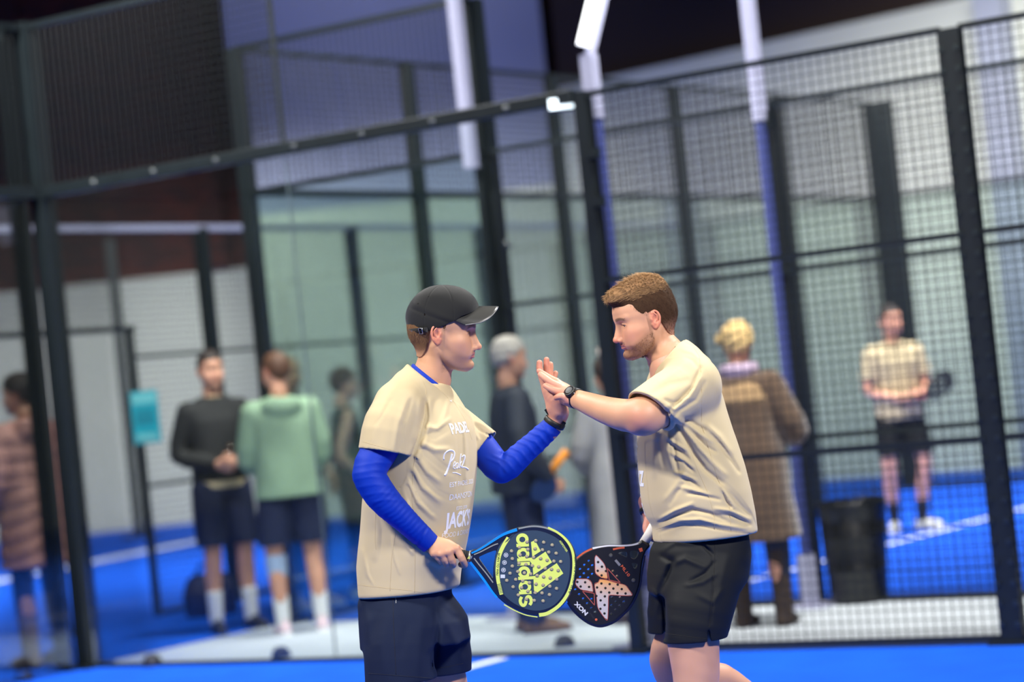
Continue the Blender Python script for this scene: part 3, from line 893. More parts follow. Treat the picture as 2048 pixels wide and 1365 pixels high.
def folds(f, strokes, D, ymax=None, k=1.0):
    """relief strokes (pixel polyline, width px, height m) pushed into the camera-facing side of a cloth field"""
    if ymax is None: ymax = D + 0.02
    S = D / F_PX
    for pts, wpx, amp in strokes:
        P = [at(x, y, D) for x, y in pts]
        X = np.array([[p.x, p.z] for p in P]); w = wpx * S
        m = w * 2.6
        lo = (X[:, 0].min() - m - 0.02, D - 0.5, X[:, 1].min() - m - 0.02); hi = (X[:, 0].max() + m + 0.02, ymax, X[:, 1].max() + m + 0.02)
        # accumulate lengths for end tapering
        seg = np.sqrt((np.diff(X, axis=0) ** 2).sum(1)); cum = np.concatenate([[0], np.cumsum(seg)]); Ltot = cum[-1]
        def fn(x, y, z):
            sc = D / y
            px = x * sc + 0 * z; pz = CAM_H + (z - CAM_H) * sc + 0 * x
            best = np.full(np.broadcast(px, pz).shape, 9.0); tt = np.zeros_like(best)
            for i in range(len(X) - 1):
                a = X[i]; b = X[i + 1] - a; bb = (b ** 2).sum() + 1e-12
                h = np.clip(((px - a[0]) * b[0] + (pz - a[1]) * b[1]) / bb, 0, 1)
                d = (px - a[0] - b[0] * h) ** 2 + (pz - a[1] - b[1] * h) ** 2
                m_ = d < best
                best = np.where(m_, d, best); tt = np.where(m_, (cum[i] + h * seg[i]) / Ltot, tt)
            g = np.exp(-best / (w * w)) * (0.35 + 0.65 * np.sin(np.clip(tt, 0, 1) * PI) ** 0.5)
            return amp * k * g * sstep(ymax, ymax - 0.04, y)
        f.disp(fn, lo, hi)
    return f

def wrinkle(f, amp, sx, sy, sz, seed=0, lo=None, hi=None):
    r = random.Random(seed)
    W = [(r.uniform(-1, 1) * sx, r.uniform(-1, 1) * sy, r.uniform(-1, 1) * sz, r.uniform(0, 6.28)) for _ in range(7)]
    def fn(x, y, z):
        t = 0
        for a, b, c, p in W: t = t + np.sin(a * x + b * y + c * z + p)
        return amp * t / 3.0
    f.disp(fn, lo, hi)
    return f

def skull_hair(M, name, parent, m, n, length, r0, region, flow, seed=0, lift=0.35, jit=0.25, cols=None, steps=4, off=0.0):
    """a mesh of many fine tapering locks rooted on the skull"""
    rg = random.Random(seed)
    V = []; F = []; C = []
    c0 = np.array((-0.010, 0, 0.032)); R = np.array((0.099, 0.0765, 0.089)) + off
    i = 0; tries = 0
    while i < n and tries < n * 30:
        tries += 1
        u = Vector((rg.gauss(0, 1), rg.gauss(0, 1), rg.gauss(0, 1))).normalized()
        p = Vector(c0) + Vector((u.x * R[0], u.y * R[1], u.z * R[2]))
        w = region(p)
        if rg.random() > w: continue
        i += 1
        nrm = Vector((u.x / R[0], u.y / R[1], u.z / R[2])).normalized()
        fl = Vector(flow(p)); fl = (fl - nrm * fl.dot(nrm)).normalized()
        L = length(p) * rg.uniform(0.7, 1.25)
        jt = Vector((rg.gauss(0, 1), rg.gauss(0, 1), rg.gauss(0, 1))) * jit
        d = (nrm * lift + fl + jt).normalized()
        q = p - nrm * 0.002; b = len(V)
        e1 = d.orthogonal().normalized(); e2 = d.cross(e1)
        shade = rg.uniform(0.75, 1.25)
        for s in range(steps + 1):
            t = s / steps
            rr = r0 * (1 - t * 0.85) * rg.uniform(0.9, 1.1)
            for k in range(3):
                a = 2 * PI * k / 3
                V.append(q + (e1 * math.cos(a) + e2 * math.sin(a)) * rr)
                C.append((shade, t, 0))
            d = (d - nrm * lift * 0.5 / steps + jt * 0.2 / steps).normalized()
            q = q + d * (L / steps)
        for s in range(steps):
            for k in range(3):
                F.append((b + s * 3 + k, b + s * 3 + (k + 1) % 3, b + s * 3 + 3 + (k + 1) % 3, b + s * 3 + 3 + k))
    V = place(np.array([tuple(v) for v in V]), M)
    C = np.array(C)
    base, tip = cols
    cc = (np.array(base)[None] * (1 - C[:, 1:2]) + np.array(tip)[None] * C[:, 1:2]) * C[:, 0:1]
    return mesh_obj(name, V, np.array(F), m, parent, True, cc)

def shoe(name, parent, ankle, toe_dir, m, msole, s=1.0):
    A = Vector(ankle); d = Vector(toe_dir); d.z = 0; d.normalize(); r = Vector((d.y, -d.x, 0))
    f = Field((A.x - .3, A.y - .3, -0.01), (A.x + .3, A.y + .3, A.z + 0.09), 0.007)
    def P(a, b, c): return Vector((A.x, A.y, 0)) + (d * a + r * b) * s + Vector((0, 0, c * s))
    f.chain([(P(-0.045, 0, 0.045), 0.036), (P(0.04, 0, 0.05), 0.042), (P(0.12, 0.004, 0.036), 0.040), (P(0.175, 0.0, 0.03), 0.03)], 0.02)
    f.cone(P(0.0, 0, 0.05), P(-0.008, 0, 0.105), 0.038, 0.038, 0.02)
    f.plane_cut((0, 0, 0.02), (0, 0, -1), 0.004)
    V, F = f.mesh(); o = mesh_obj(name, V, F, m, parent)
    g = Field((A.x - .3, A.y - .3, -0.01), (A.x + .3, A.y + .3, 0.06), 0.006)
    g.chain([(P(-0.045, 0, 0.012), 0.041), (P(0.04, 0, 0.012), 0.043), (P(0.12, 0.004, 0.012), 0.046), (P(0.18, 0.0, 0.012), 0.034)], 0.02)
    g.plane_cut((0, 0, 0.026), (0, 0, 1), 0.004); g.plane_cut((0, 0, 0.001), (0, 0, -1), 0.003)
    V, F = g.mesh(); mesh_obj('sole', V, F, msole, o)
    MB().tube([P(0.055, -0.02, 0.087), P(0.06, 0.0, 0.094), P(0.055, 0.02, 0.087)], 0.003, 6).tube([P(0.085, -0.02, 0.078), P(0.088, 0.0, 0.085), P(0.085, 0.02, 0.078)], 0.003, 6).build('lace', msole, o, True)
    return o
D = 7.25
def smooth_line(pts, n=8):
    out = []; m = len(pts)
    for i in range(m - 1):
        p0, p1, p2, p3 = [np.array(pts[min(max(i + k, 0), m - 1)], float) for k in (-1, 0, 1, 2)]
        for s in range(n):
            t = s / n
            out.append(0.5 * (2 * p1 + (p2 - p0) * t + (2 * p0 - 5 * p1 + 4 * p2 - p3) * t * t + (3 * p1 - p0 - 3 * p2 + p3) * t ** 3))
    out.append(np.array(pts[-1], float)); return out
def J(x, y, d=0.0): return at(x, y, D + d)
M_SHIRT = mat('sand_jersey', (198, 181, 143), 0.7, noise=0.03, scale=6, bump=0.12, bscale=1400, sheen=0.1, spec=.3)
M_BLUEC = mat('royal_blue_compression', (0, 48, 168), 0.6, bump=0.2, bscale=900, spec=.25)
M_NAVY = mat('navy_shorts_cloth', (22, 32, 56), 0.85, bump=0.15, bscale=900, spec=.2)
M_BLK = mat('black_shorts_cloth', (17, 20, 23), 0.7, bump=0.15, bscale=900, spec=.3)
M_CAP = mat('black_cap_cloth', (28, 29, 29), 0.9, bump=0.35, bscale=1600, sheen=0.15, spec=.25)
M_VIS = mat('visor_film', (58, 58, 56), 0.35)
M_STRAP = mat('watch_strap', (16, 17, 19), 0.5)
M_METAL = mat('light_metal', (190, 192, 195), 0.25, 0.9)
M_HAIRS = mat('hair_strands', (100, 70, 40), 0.55, attr=True, spec=0.2)
M_HAIRB = mat('hair_base', (60, 40, 25), 0.9, attr=True, spec=.1)
M_THREAD = mat('stitch_thread', (196, 174, 130), 0.7)
M_INK = mat('shirt_print', (226, 228, 236), 0.9, spec=.1)
SK = (0.62, 0.335, 0.20)

def skincols(V, base=SK, knuckles=None):
    c = np.tile(np.array(base, float), (len(V), 1))
    n = np.sin(V[:, 0] * 60 + V[:, 2] * 43) * np.sin(V[:, 2] * 71 + V[:, 1] * 55)
    c *= (1 + 0.04 * n)[:, None]
    return c
def rosy(V, c, pts, r=0.012, w=0.5, col=(0.60, 0.20, 0.14)):
    for p in pts:
        d = ((V - np.array(p)) ** 2).sum(1)
        g = (w * np.exp(-d / r ** 2))[:, None]
        c = c * (1 - g) + np.array(col) * g
    return c
def nails(V, F, C, tips): return C

def eye(parent, M, s, gaze=(1, 0, 0), r=0.0122, c=(0.0675, 0.031, -0.002)):
    ctr = Vector((c[0], s * c[1], c[2])); g = Vector(gaze).normalized()
    R = g.to_track_quat('Z', 'Y').to_matrix()
    prof = [(r * math.sin(t), r * math.cos(t)) for t in [PI * i / 12 for i in range(0, 13)]][::-1]
    mb = MB().lathe([(a, b) for a, b in prof], ctr, 20, R)
    V = place(np.array(mb.V), M)
    o = mesh_obj('eyeball', V, mb.F, M_EYE, parent)
    mb = MB().lathe([(0.0058, r * 0.87), (0.0055, r * 0.955), (0.003, r * 1.02), (0.0, r * 1.03)], ctr, 16, R)
    mesh_obj('iris', place(np.array(mb.V), M), mb.F, M_IRIS, o)
    return o

def tape(name, parent, pts, bvh, m, w=0.0009, off=0.0006, dirv=None, n=40):
    """thin seam/stitch line laid on a cloth surface (pixel polyline, seen from the camera side)"""
    P = [at(x, y, D) for x, y in pts]
    out = []
    cum = [0]
    for a, b in zip(P[:-1], P[1:]): cum.append(cum[-1] + (b - a).length)
    for i in range(n + 1):
        t = cum[-1] * i / n; j = 0
        while j < len(P) - 2 and cum[j + 1] < t: j += 1
        q = P[j].lerp(P[j + 1], (t - cum[j]) / max(1e-6, cum[j + 1] - cum[j]))
        o = Vector((0, 0, CAM_H)); d = (q - o).normalized()
        h = bvh.ray_cast(o + d * 5.5, d, 3.0)
        if h[0] is not None: out.append(h[0] + h[1] * off)
    if len(out) < 3: return None
    return MB().tube(out, w, 5).build(name, m, parent, True)

def decal(name, parent, body, size, org, right, up, nrm, bvh, m, off=0.0008, reach=0.14, xs=1.0, **kw):
    """printed lettering projected onto a garment"""
    V, F = text_mesh(body, size, **kw) if isinstance(body, str) else body
    V = [(v[0] * xs, v[1]) for v in V]
    bm = bmesh.new()
    vs = [bm.verts.new((v[0], v[1], 0)) for v in V]
    for f in F:
        try: bm.faces.new([vs[i] for i in f])
        except ValueError: pass
    bmesh.ops.triangulate(bm, faces=bm.faces[:])
    for _ in range(2):
        long = [e for e in bm.edges if e.calc_length() > 0.010]
        if long: bmesh.ops.subdivide_edges(bm, edges=long, cuts=1); bmesh.ops.triangulate(bm, faces=bm.faces[:])
    right = Vector(right).normalized(); up = Vector(up).normalized(); nrm = Vector(nrm).normalized(); org = Vector(org)
    VV = []
    for v in bm.verts:
        p = org + right * v.co.x + up * v.co.y
        h = bvh.ray_cast(p + nrm * reach, -nrm, reach * 2.5)
        VV.append((h[0] + h[1] * off) if h[0] is not None else None)
    bm.verts.index_update()
    FF = [tuple(v.index for v in f.verts) for f in bm.faces]
    FF = [f for f in FF if all(VV[i] is not None for i in f)]
    FF = [f for f in FF if max((VV[f[a]] - VV[f[a - 1]]).length for a in range(3)) < 0.05]
    VV = [v if v is not None else Vector((0, 0, 0)) for v in VV]
    used = sorted({i for f in FF for i in f}); mp = {i: k for k, i in enumerate(used)}
    bm.free()
    if not FF: return None
    return mesh_obj(name, [VV[i] for i in used], [tuple(mp[i] for i in f) for f in FF], m, parent, True)
import bmesh

def bvh_of(V, F): return BVHTree.FromPolygons([tuple(v) for v in V], [tuple(f) for f in F])

def watch(parent, c, axis, face, r, m, dial=0.0165, w=0.020):
    """strap ring round a wrist + round case; c wrist centre, axis along the arm, face direction of the dial"""
    c = Vector(c); ax = Vector(axis).normalized(); fc = Vector(face); fc = (fc - ax * fc.dot(ax)).normalized(); sd = ax.cross(fc)
    root = None
    V = []; F = []; n = 36
    for i in range(n):
        t = 2 * PI * i / n; d = fc * math.cos(t) + sd * math.sin(t)
        for (a, b) in ((-w / 2, 0), (-w / 2 + .002, .0025), (w / 2 - .002, .0025), (w / 2, 0), (w / 2, -.001), (-w / 2, -.001)):
            V.append(c + d * (r + b) + ax * a)
    for i in range(n):
        for k in range(6): F.append((i * 6 + k, i * 6 + (k + 1) % 6, ((i + 1) % n) * 6 + (k + 1) % 6, ((i + 1) % n) * 6 + k))
    st = mesh_obj('watch', V, F, m, parent)
    R = Matrix((ax, sd, fc)).transposed()
    if dial:
        o = c + fc * (r + 0.001)
        MB().lathe([(dial * .8, -.004), (dial, -.001), (dial * 1.02, .004), (dial * 1.0, .008), (dial * .86, .0095), (dial * .84, .0085), (0, .0085)], o, 28, R).build('watch_case', m, st, True)
        MB().lathe([(dial * .82, 0.0), (dial * .8, .0006), (0, .0007)], o + fc * 0.0086, 28, R).build('watch_dial', mat('dial_glass', (26, 28, 30), 0.35), st, True)
        MB().tube([o + ax * dial * .98 + fc * .003, o + ax * (dial + .004) + fc * .003], 0.002, 8).build('crown_button', M_METAL, st, True)
        MB().lathe([(dial * .62, 0), (dial * .64, .0004), (dial * .60, .0006)], o + fc * 0.0092, 24, R).build('dial_ring', mat('dial_grey', (60, 62, 65), .5), st, True)
    return st

# =================================================================== LEFT PLAYER
LM = empty('person', (J(835, 1200).x, D, 0))
tag(LM, 'man in black cap and sand T-shirt over blue long sleeves, hand raised', 'person')
# ---- head
LH = Matrix.Translation(Vector((0, 0, 0)))
def set_head(px, py, dd, yaw, pitch, roll, s): return frame_matrix(J(px, py, dd), yaw, pitch, roll, s)
LHM = set_head(886.5, 662, 0.0, rad(-2.8), rad(8.5), rad(6), .985)
nb = LHM.inverted() @ J(857, 775, 0.02)
f = head_field(0.0018, neck=tuple(nb), lids=1.0, jaw=1.02, neck_r=0.057)
V, F = f.mesh(); C = head_colors(V, 0.42, (0.22, 0.12, 0.08), SK, rosy=0.35)
parts = [(place(V, LHM), F)]; cols = [C]
headV_L, headF_L = parts[0]
# ---- near hand (right hand) closed round the racket handle
def lerp(a, b, t): return Vector(a) * (1 - t) + Vector(b) * t
f = Field(J(838, 1150, -.30) - Vector((0.0, 0.0, 0.0)), J(960, 1060, 0.0), 0.0016) if False else None
def box_field(pts, pad, res):
    A = np.array([tuple(p) for p in pts]); return Field(A.min(0) - pad, A.max(0) + pad, res)
HW = J(858, 1084, -.15)          # wrist
hy = -.155
f = box_field([J(835, 1070, hy), J(940, 1140, hy)], 0.07, 0.0017)
f.chain([(J(846, 1070, -.15), 0.028), (J(862, 1086, -.152), 0.0255), (J(872, 1094, -.155), 0.026)], 0.01)
kn = [(J(913, 1098, hy - .028), .0125), (J(897, 1105, hy - .036), .0128), (J(882, 1109, hy - .036), .0122), (J(868, 1108, hy - .030), .0112)]
for (p, r) in kn:
    f.cone(J(862, 1086, -.155), p, 0.018, r, 0.014)
f.ell(J(885, 1094, hy - .015), (0.034, 0.02, 0.022), 0.015)
def fing(f, px, k=0.003):
    f.chain([(J(x, y, d), r) for x, y, d, r in px], k)
fing(f, [(913, 1098, hy - .028, .0118), (925, 1120, hy - .030, .0105), (929, 1131, hy - .010, .0098), (922, 1130, hy + .018, .0088)])
fing(f, [(897, 1105, hy - .036, .0118), (905, 1124, hy - .030, .0108), (906, 1131, hy - .006, .0098), (901, 1126, hy + .018, .0088)])
fing(f, [(882, 1109, hy - .036, .0112), (892, 1124, hy - .028, .0103), (893, 1129, hy - .005, .0096), (889, 1124, hy + .016, .0086)])
fing(f, [(868, 1108, hy - .030, .0102), (880, 1121, hy - .026, .0092), (882, 1125, hy - .005, .0088), (879, 1120, hy + .014, .008)])
fing(f, [(880, 1085, hy + .010, .0150), (900, 1090, hy + .022, .0125), (917, 1100, hy + .020, .0105), (928, 1109, hy + .012, .0095)], .006)
V, F = f.mesh(); C = skincols(V); C = rosy(V, C, [tuple(p) for p, r in kn], 0.014, .3); parts.append((V, F)); cols.append(C)
# ---- far hand raised (left hand), palm towards the other player
f = box_field([J(1060, 700, .0), J(1150, 870, .05)], 0.07, 0.0016)
f.chain([(J(1098, 862, .035), 0.030), (J(1114, 838, .03), 0.0275), (J(1114, 822, .028), 0.030)], 0.012)
f.chain([(J(1120, 822, .0), 0.0215), (J(1112, 800, -.004), 0.021), (J(1100, 782, .006), 0.016)], 0.016)   # thenar side
f.chain([(J(1122, 826, .03), 0.021), (J(1110, 790, .05), 0.018), (J(1098, 768, .055), 0.013)], 0.018)
f.chain([(J(1106, 812, .02), 0.020), (J(1092, 775, .02), 0.0155)], 0.016)
fing(f, [(1091, 775, .016, .0122), (1083, 752, .018, .0108), (1079, 737, .020, .0098), (1079, 726, .021, .0088)])
fing(f, [(1097, 770, .040, .0118), (1094, 745, .040, .0105), (1093, 730, .040, .0095), (1093, 720, .040, .0086)])
fing(f, [(1100, 770, .062, .0110), (1100, 748, .066, .0098), (1101, 735, .068, .009), (1101, 729, .068, .0082)])
fing(f, [(1103, 776, .08, .0100), (1108, 758, .088, .009), (1111, 747, .09, .0082)])
V, F = f.mesh(); C = skincols(V, (0.60, 0.29, 0.20)); C = rosy(V, C, [tuple(J(1081, 745, .018)), tuple(J(1079, 726, .02)), tuple(J(1093, 722, .04)), tuple(J(1093, 735, .04)), tuple(J(1105, 800, 0))], 0.02, .45)
parts.append((V, F)); cols.append(C)
# ---- torso, arms and legs beneath the clothes
fl_z = 0.0
f = Field((J(690, 900).x, D - .36, 0.0), (J(1130, 900).x, D + .36, J(850, 740).z + .05), 0.008)
f.cone(J(855, 815, .02), J(845, 950, .0), 0.085, 0.10, .05); f.cone(J(845, 950), J(822, 1200), 0.10, 0.08, .05)
f.chain([(J(788, 815, -.14), .045), (J(740, 952, -.19), .038), (J(850, 1078, -.15), .024)], .02)
f.chain([(J(918, 850, .10), .036), (J(1000, 940, .06), .034), (J(1102, 852, .033), .024)], .02)
LKn, LKf = (J(803, 1265, -.07), J(866, 1265, .07))
kn_n = Vector((J(806, 1460, -.12).x, D - .11, .50)); kn_f = Vector((J(895, 1440, .1).x, D + .1, .49))
an_n = Vector((kn_n.x + .01, D - .12, .10)); an_f = Vector((kn_f.x + .05, D + .14, .10))
f.chain([(LKn, .074), (kn_n + Vector((0, 0, .12)), .072), (kn_n, .060), (kn_n + Vector((-.015, 0, -.13)), .058), (an_n, .036), (an_n - Vector((0, 0, .04)), .04)], .03)
f.chain([(LKf, .068), (kn_f + Vector((0, 0, .12)), .072), (kn_f, .060), (kn_f + Vector((-.015, 0, -.13)), .058), (an_f, .036), (an_f - Vector((0, 0, .04)), .04)], .03)
V, F = f.mesh(); parts.append((V, F)); cols.append(skincols(V))
V, F = join(parts); LB = mesh_obj('body', V, F, M_SKIN, LM, True, np.concatenate(cols))
# ---- blue compression top: sleeves + collar
wr = []
for t in np.linspace(0.05, 0.95, 13):
    ax_ = Vector((757 + 92 * t, 985 + 96 * t)); wr.append(([(ax_.x - 30, ax_.y + 16), (ax_.x - 4, ax_.y + 2), (ax_.x + 22, ax_.y - 26)], 2.8, 0.0012 if t > .3 else .0008))
for a in ((722, 930), (716, 945), (712, 958), (718, 974), (730, 990), (744, 1004)):
    wr.append(([(a[0] - 14, a[1] + 4), (a[0] + 30, a[1] - 4), (a[0] + 70, a[1] - 2)], 2.6, 0.0012))
wr.append(([(852, 1058), (842, 1078), (830, 1094)], 2.6, -.0035))
wf = []
for a in ((1098, 862), (1088, 872), (1078, 884), (1062, 890), (1048, 902), (1034, 912), (1020, 922), (1006, 926)):
    wf.append(([(a[0] - 34, a[1] - 10), (a[0] - 8, a[1]), (a[0] + 10, a[1] + 22)], 3.0, 0.0030))
wf.append(([(1112, 872), (1100, 868), (1086, 850)], 3.5, .004)); wf.append(([(1010, 900), (1004, 925), (1006, 950)], 4, -.003))
def arm_box(pts, pad): return box_field(pts, pad, 0.0034)
PTS = []
f = arm_box([J(700, 800, -.20), J(860, 1100, -.14)], .075)
f.chain([(J(790, 815, -.14), .058), (J(768, 885, -.17), .0545), (J(738, 950, -.205), .049), (J(762, 992, -.205), .047), (J(812, 1043, -.19), .037), (J(862, 1090, -.16), .031)], .03)
folds(f, wr, D, D + .12)
e_ = J(862, 1089, -.152); f.plane_cut(e_, (J(880, 1106, -.15) - J(838, 1066, -.16)), .002)
PTS.append(f.mesh())
f = arm_box([J(925, 800, .14), J(1120, 960, .03)], .07)
f.chain([(J(944, 868, .11), .042), (J(968, 900, .08), .0455), (J(1003, 939, .055), .0435), (J(1050, 903, .045), .0365), (J(1112, 846, .034), .031)], .025)
folds(f, wf, D, D + .2)
f.plane_cut(J(1108, 849, .034), (J(1110, 848, .034) - J(1070, 884, .042)), .002)
PTS.append(f.mesh())
f = arm_box([J(815, 715, -.1), J(915, 820, .12)], .03)
f.cone(J(869, 735, .01), J(852, 800, .02), 0.066, 0.085, .02)
CP0 = J(829, 739, 0); CP1 = J(903, 797, 0); cnn = Vector((-(CP1 - CP0).z, 0, (CP1 - CP0).x)).normalized()
f.plane_cut(CP0 + cnn * .011, cnn, .002)
f.cone(J(879, 700, .01), J(859, 790, .02), 0.0580, 0.0580, .002, 'sub')
PTS.append(f.mesh())
V, F = join(PTS); mesh_obj('long_sleeve_top', V, F, M_BLUEC, LM)
MB().tube([J(871, 1072, -.165), J(866, 1081, -.185), J(858, 1092, -.185), J(849, 1100, -.175)], 0.0012, 5).build('cuff_stitch', M_BLUEC, LM, True)

# ---- T-shirt
YL = rad(-22)
Lp = [(800, 765), (782, 800), (772, 840), (757, 880), (745, 920), (737, 960), (730, 1000), (725, 1060), (718, 1120), (714, 1180), (713, 1196)]
Rp = [(893, 765), (918, 800), (936, 832), (947, 860), (951, 900), (950, 940), (946, 985), (940, 1030), (934, 1070), (926, 1110), (918, 1150), (916, 1180), (919, 1215)]
f = Field((J(690, 900).x, D - .33, J(900, 1215).z - .02), (J(1010, 900).x, D + .30, J(850, 720).z + .03), 0.0034)
secs = torso_secs(Lp, Rp, D, YL, lambda z: 1.06 + .26 * max(0., min(1., (z - 1.12) / .22)))
f.loft(secs, p=2.3, caps=.012)
f.chain([(J(797, 806, -.125), .062), (J(838, 775, -.03), .072), (J(862, 772, .02), .072), (J(905, 805, .13), .056)], .035)
f.cone(J(862, 745, .01), J(858, 785, .02), .070, .090, .03)
f.chain([(J(796, 818, -.135), .072), (J(779, 850, -.165), .076), (J(770, 912, -.175), .079)], .03)      # near sleeve
f.chain([(J(925, 838, .13), .056), (J(958, 880, .10), .058), (J(985, 918, .085), .062)], .022)             # far sleeve
ca = J(771, 906, -.17); cn = (J(764, 940, -.185) - J(779, 850, -.14)).normalized()
x, y, z = f.grid((slice(None),) * 3)
cn = Vector((-0.26, -0.1, -0.95)).normalized()
d = ((x - ca.x) * cn.x + (y - ca.y) * cn.y + (z - ca.z) * cn.z).astype(np.float32)
# sleeve clip acts only on the sleeve: rebuild torso below it
tor = Field(f.lo, f.lo + (f.n - 1) * f.res, f.res); tor.D = np.full_like(f.D, .25)[:f.D.shape[0]]
tor.x, tor.y, tor.z, tor.n = f.x, f.y, f.z, f.n
tor.loft(secs, p=2.3, caps=.012)
sl_ = smax(f.D, d, .002)
f.D = np.minimum(sl_, tor.D)
c2 = J(972, 888, .09); n2 = Vector((0.72, -0.12, -0.70)).normalized()
d2 = ((x - c2.x) * n2.x + (y - c2.y) * n2.y + (z - c2.z) * n2.z).astype(np.float32)
f.D = np.minimum(smax(f.D, d2, .002), tor.D)
# hollow sleeve ends and neck
f.cone(J(775, 885, -.168), J(766, 945, -.178), .066, .072, .002, 'sub') if False else None
inn = np.maximum(-(d + .05), d - .01)
FOLD_L = [
    ([(850, 800), (851, 832), (842, 872), (830, 900), (822, 916)], 4.5, -.012), ([(861, 800), (860, 845), (848, 890), (836, 915)], 6, .006),
    ([(842, 800), (838, 840), (828, 880)], 7, .006), ([(792, 770), (770, 800), (757, 840), (745, 885)], 9, .004), ([(782, 800), (765, 830), (752, 850)], 3, -.003),
    ([(822, 800), (806, 850), (800, 905)], 4, -.004), ([(812, 800), (796, 850), (788, 900)], 6, .004),
    ([(842, 868), (870, 872), (905, 850)], 6, -.006), ([(845, 852), (875, 858), (900, 838)], 5, .005),
    ([(838, 895), (862, 915), (885, 935), (905, 945)], 5, -.008), ([(842, 885), (870, 900), (900, 900)], 6, .006),
    ([(832, 930), (850, 962), (872, 985), (905, 1000)], 4.5, -.008), ([(836, 915), (856, 945), (880, 965)], 6, .007),
    ([(822, 950), (838, 990), (866, 1022), (905, 1035)], 5, -.009), ([(826, 938), (846, 975), (880, 1004)], 6, .007),
    ([(815, 975), (830, 1020), (855, 1048), (885, 1062)], 5, -.008), ([(818, 962), (836, 1005), (868, 1035)], 6, .006),
    ([(815, 1005), (826, 1045), (842, 1075)], 5, .007),
    ([(793, 1068), (800, 1090), (812, 1106), (822, 1120)], 2.6, -.005), ([(798, 1062), (812, 1088), (826, 1108)], 4, .005), ([(785, 1075), (790, 1120), (800, 1150)], 3, .003),
    ([(836, 1110), (848, 1122), (852, 1150), (846, 1180)], 5, -.006), ([(858, 1120), (880, 1132), (900, 1125)], 6, .005), ([(840, 1095), (862, 1112), (880, 1116)], 4, .004),
    ([(850, 1160), (880, 1150), (905, 1170)], 6, -.005), ([(905, 1095), (915, 1115), (903, 1140)], 5, .006),
    ([(740, 1010), (755, 1060), (750, 1120)], 8, .004), ([(762, 1020), (772, 1080), (770, 1160)], 9, -.004), ([(725, 1100), (735, 1150), (750, 1175)], 5, .003),
    ([(916, 812), (928, 845), (932, 900), (931, 960)], 4, .006), ([(906, 815), (918, 850), (922, 920), (920, 1000)], 5, -.005), ([(938, 840), (946, 880), (943, 960)], 3.5, -.004),
    ([(905, 790), (925, 815), (942, 838)], 3.5, .004), ([(948, 850), (962, 862), (985, 872)], 3, -.004), ([(950, 842), (970, 852), (990, 866)], 3.5, .004), ([(948, 862), (958, 880), (956, 900)], 3, .003),
    ([(898, 800), (890, 830), (880, 850)], 5, .003), ([(875, 800), (870, 830), (862, 850)], 7, -.003),
]
folds(f, FOLD_L, D, D + .1, 0.9)
wrinkle(f, .0012, 22, 22, 14, 5)
f.plane_cut(CP0, cnn, .003)
f.cone(J(884, 690, .01), J(864, 780, .02), 0.0655, 0.0655, .003, 'sub')
# underside of sleeve openings
ring = J(766, 930, -.175)
f.cone(J(771, 893, -.168), J(764, 940, -.178), .070, .074, .002, 'sub')
f.D = np.minimum(f.D, np.maximum(tor.D, 0 * tor.D - 1) + 0.0) if True else f.D
f.cone(J(974, 892, .088), J(1000, 930, .075), .048, .052, .002, 'sub')
V, F = f.mesh(); LS = mesh_obj('t_shirt', V, F, M_SHIRT, LM)
bvL = bvh_of(V, F)
for pts in ([(838, 742), (852, 780), (852, 830), (840, 880), (826, 935), (824, 1000), (830, 1060)],          # raglan/side seam
            [(829, 1060), (830, 1120), (829, 1186)], [(792, 1060), (783, 1120), (780, 1183)], [(752, 1010), (750, 1080), (752, 1100)],
            [(716, 1171), (760, 1176), (830, 1183), (880, 1192), (917, 1190)], [(726, 884), (770, 897), (812, 909)],
            [(905, 800), (930, 840), (944, 880)], [(832, 737), (856, 752), (880, 780), (896, 797)]):
    tape('seam', LS, pts, bvL, M_THREAD if pts[0][1] > 700 else M_SHIRT, 0.0006, -0.0001)
CD = Vector((math.cos(YL), math.sin(YL), 0)); CR = Vector((-math.sin(YL), math.cos(YL), 0))   # chest normal / lettering runs away from the camera
def lpr(txt, px, py, size, **kw):
    decal('printed_lettering', LS, txt, size, at(px, py, D - .08), CR, (0.0, 0, 1), CD, bvL, M_INK, **kw)
lpr('PADEL', 912, 858, .044, bold=.0012, xs=.8)
SCR = [([(118, 640), (116, 612), (130, 582), (160, 562), (192, 562), (208, 585), (200, 625), (180, 652), (162, 664)], .0021), ([(186, 590), (172, 650), (150, 720), (134, 762), (122, 772)], .0026),
       ([(196, 700), (210, 690), (218, 668), (210, 658), (200, 680), (200, 712), (216, 716)], .0013), ([(238, 670), (226, 672), (220, 695), (226, 716), (236, 700), (240, 668), (240, 700), (246, 712)], .0013),
       ([(264, 590), (256, 640), (250, 712)], .0015), ([(270, 655), (256, 680), (270, 708)], .0013), ([(272, 618), (290, 600), (296, 622), (284, 665), (272, 700), (300, 706), (326, 724)], .0019), ([(192, 752), (220, 752), (262, 770)], .0014)]
for pts_, w_ in SCR:
    tape('printed_lettering', LS, [tuple(p) for p in smooth_line([(860 + x_ / 4.266, 770 + y_ / 4.266) for x_, y_ in pts_], 5)], bvL, M_INK, w_ * 1.35, -.0002, n=30)
lpr('EST PADEL 2020', 911, 968, .020)
lpr('DAANSTON', 912, 993, .024)
lpr('ESTD 2008', 911, 1017, .014)
lpr("JACK'S", 909, 1041, .062, bold=.0025, xs=.72)
lpr('FOOD & DRINKS', 910, 1068, .020)
lpr('GENK', 911, 1098, .016)
decal('brand_mark', LS, ([(-.010, 0, 0), (-.003, -.0045, 0), (.012, .006, 0), (-.002, -.0015, 0), (-.006, .002, 0)], [(0, 1, 3, 4), (1, 2, 3)]), 1, at(903, 801, D - .06), CR, (0, 0, 1), (CD + Vector((0, 0, .5))), bvL, mat('brand_white', (240, 240, 242), .5))

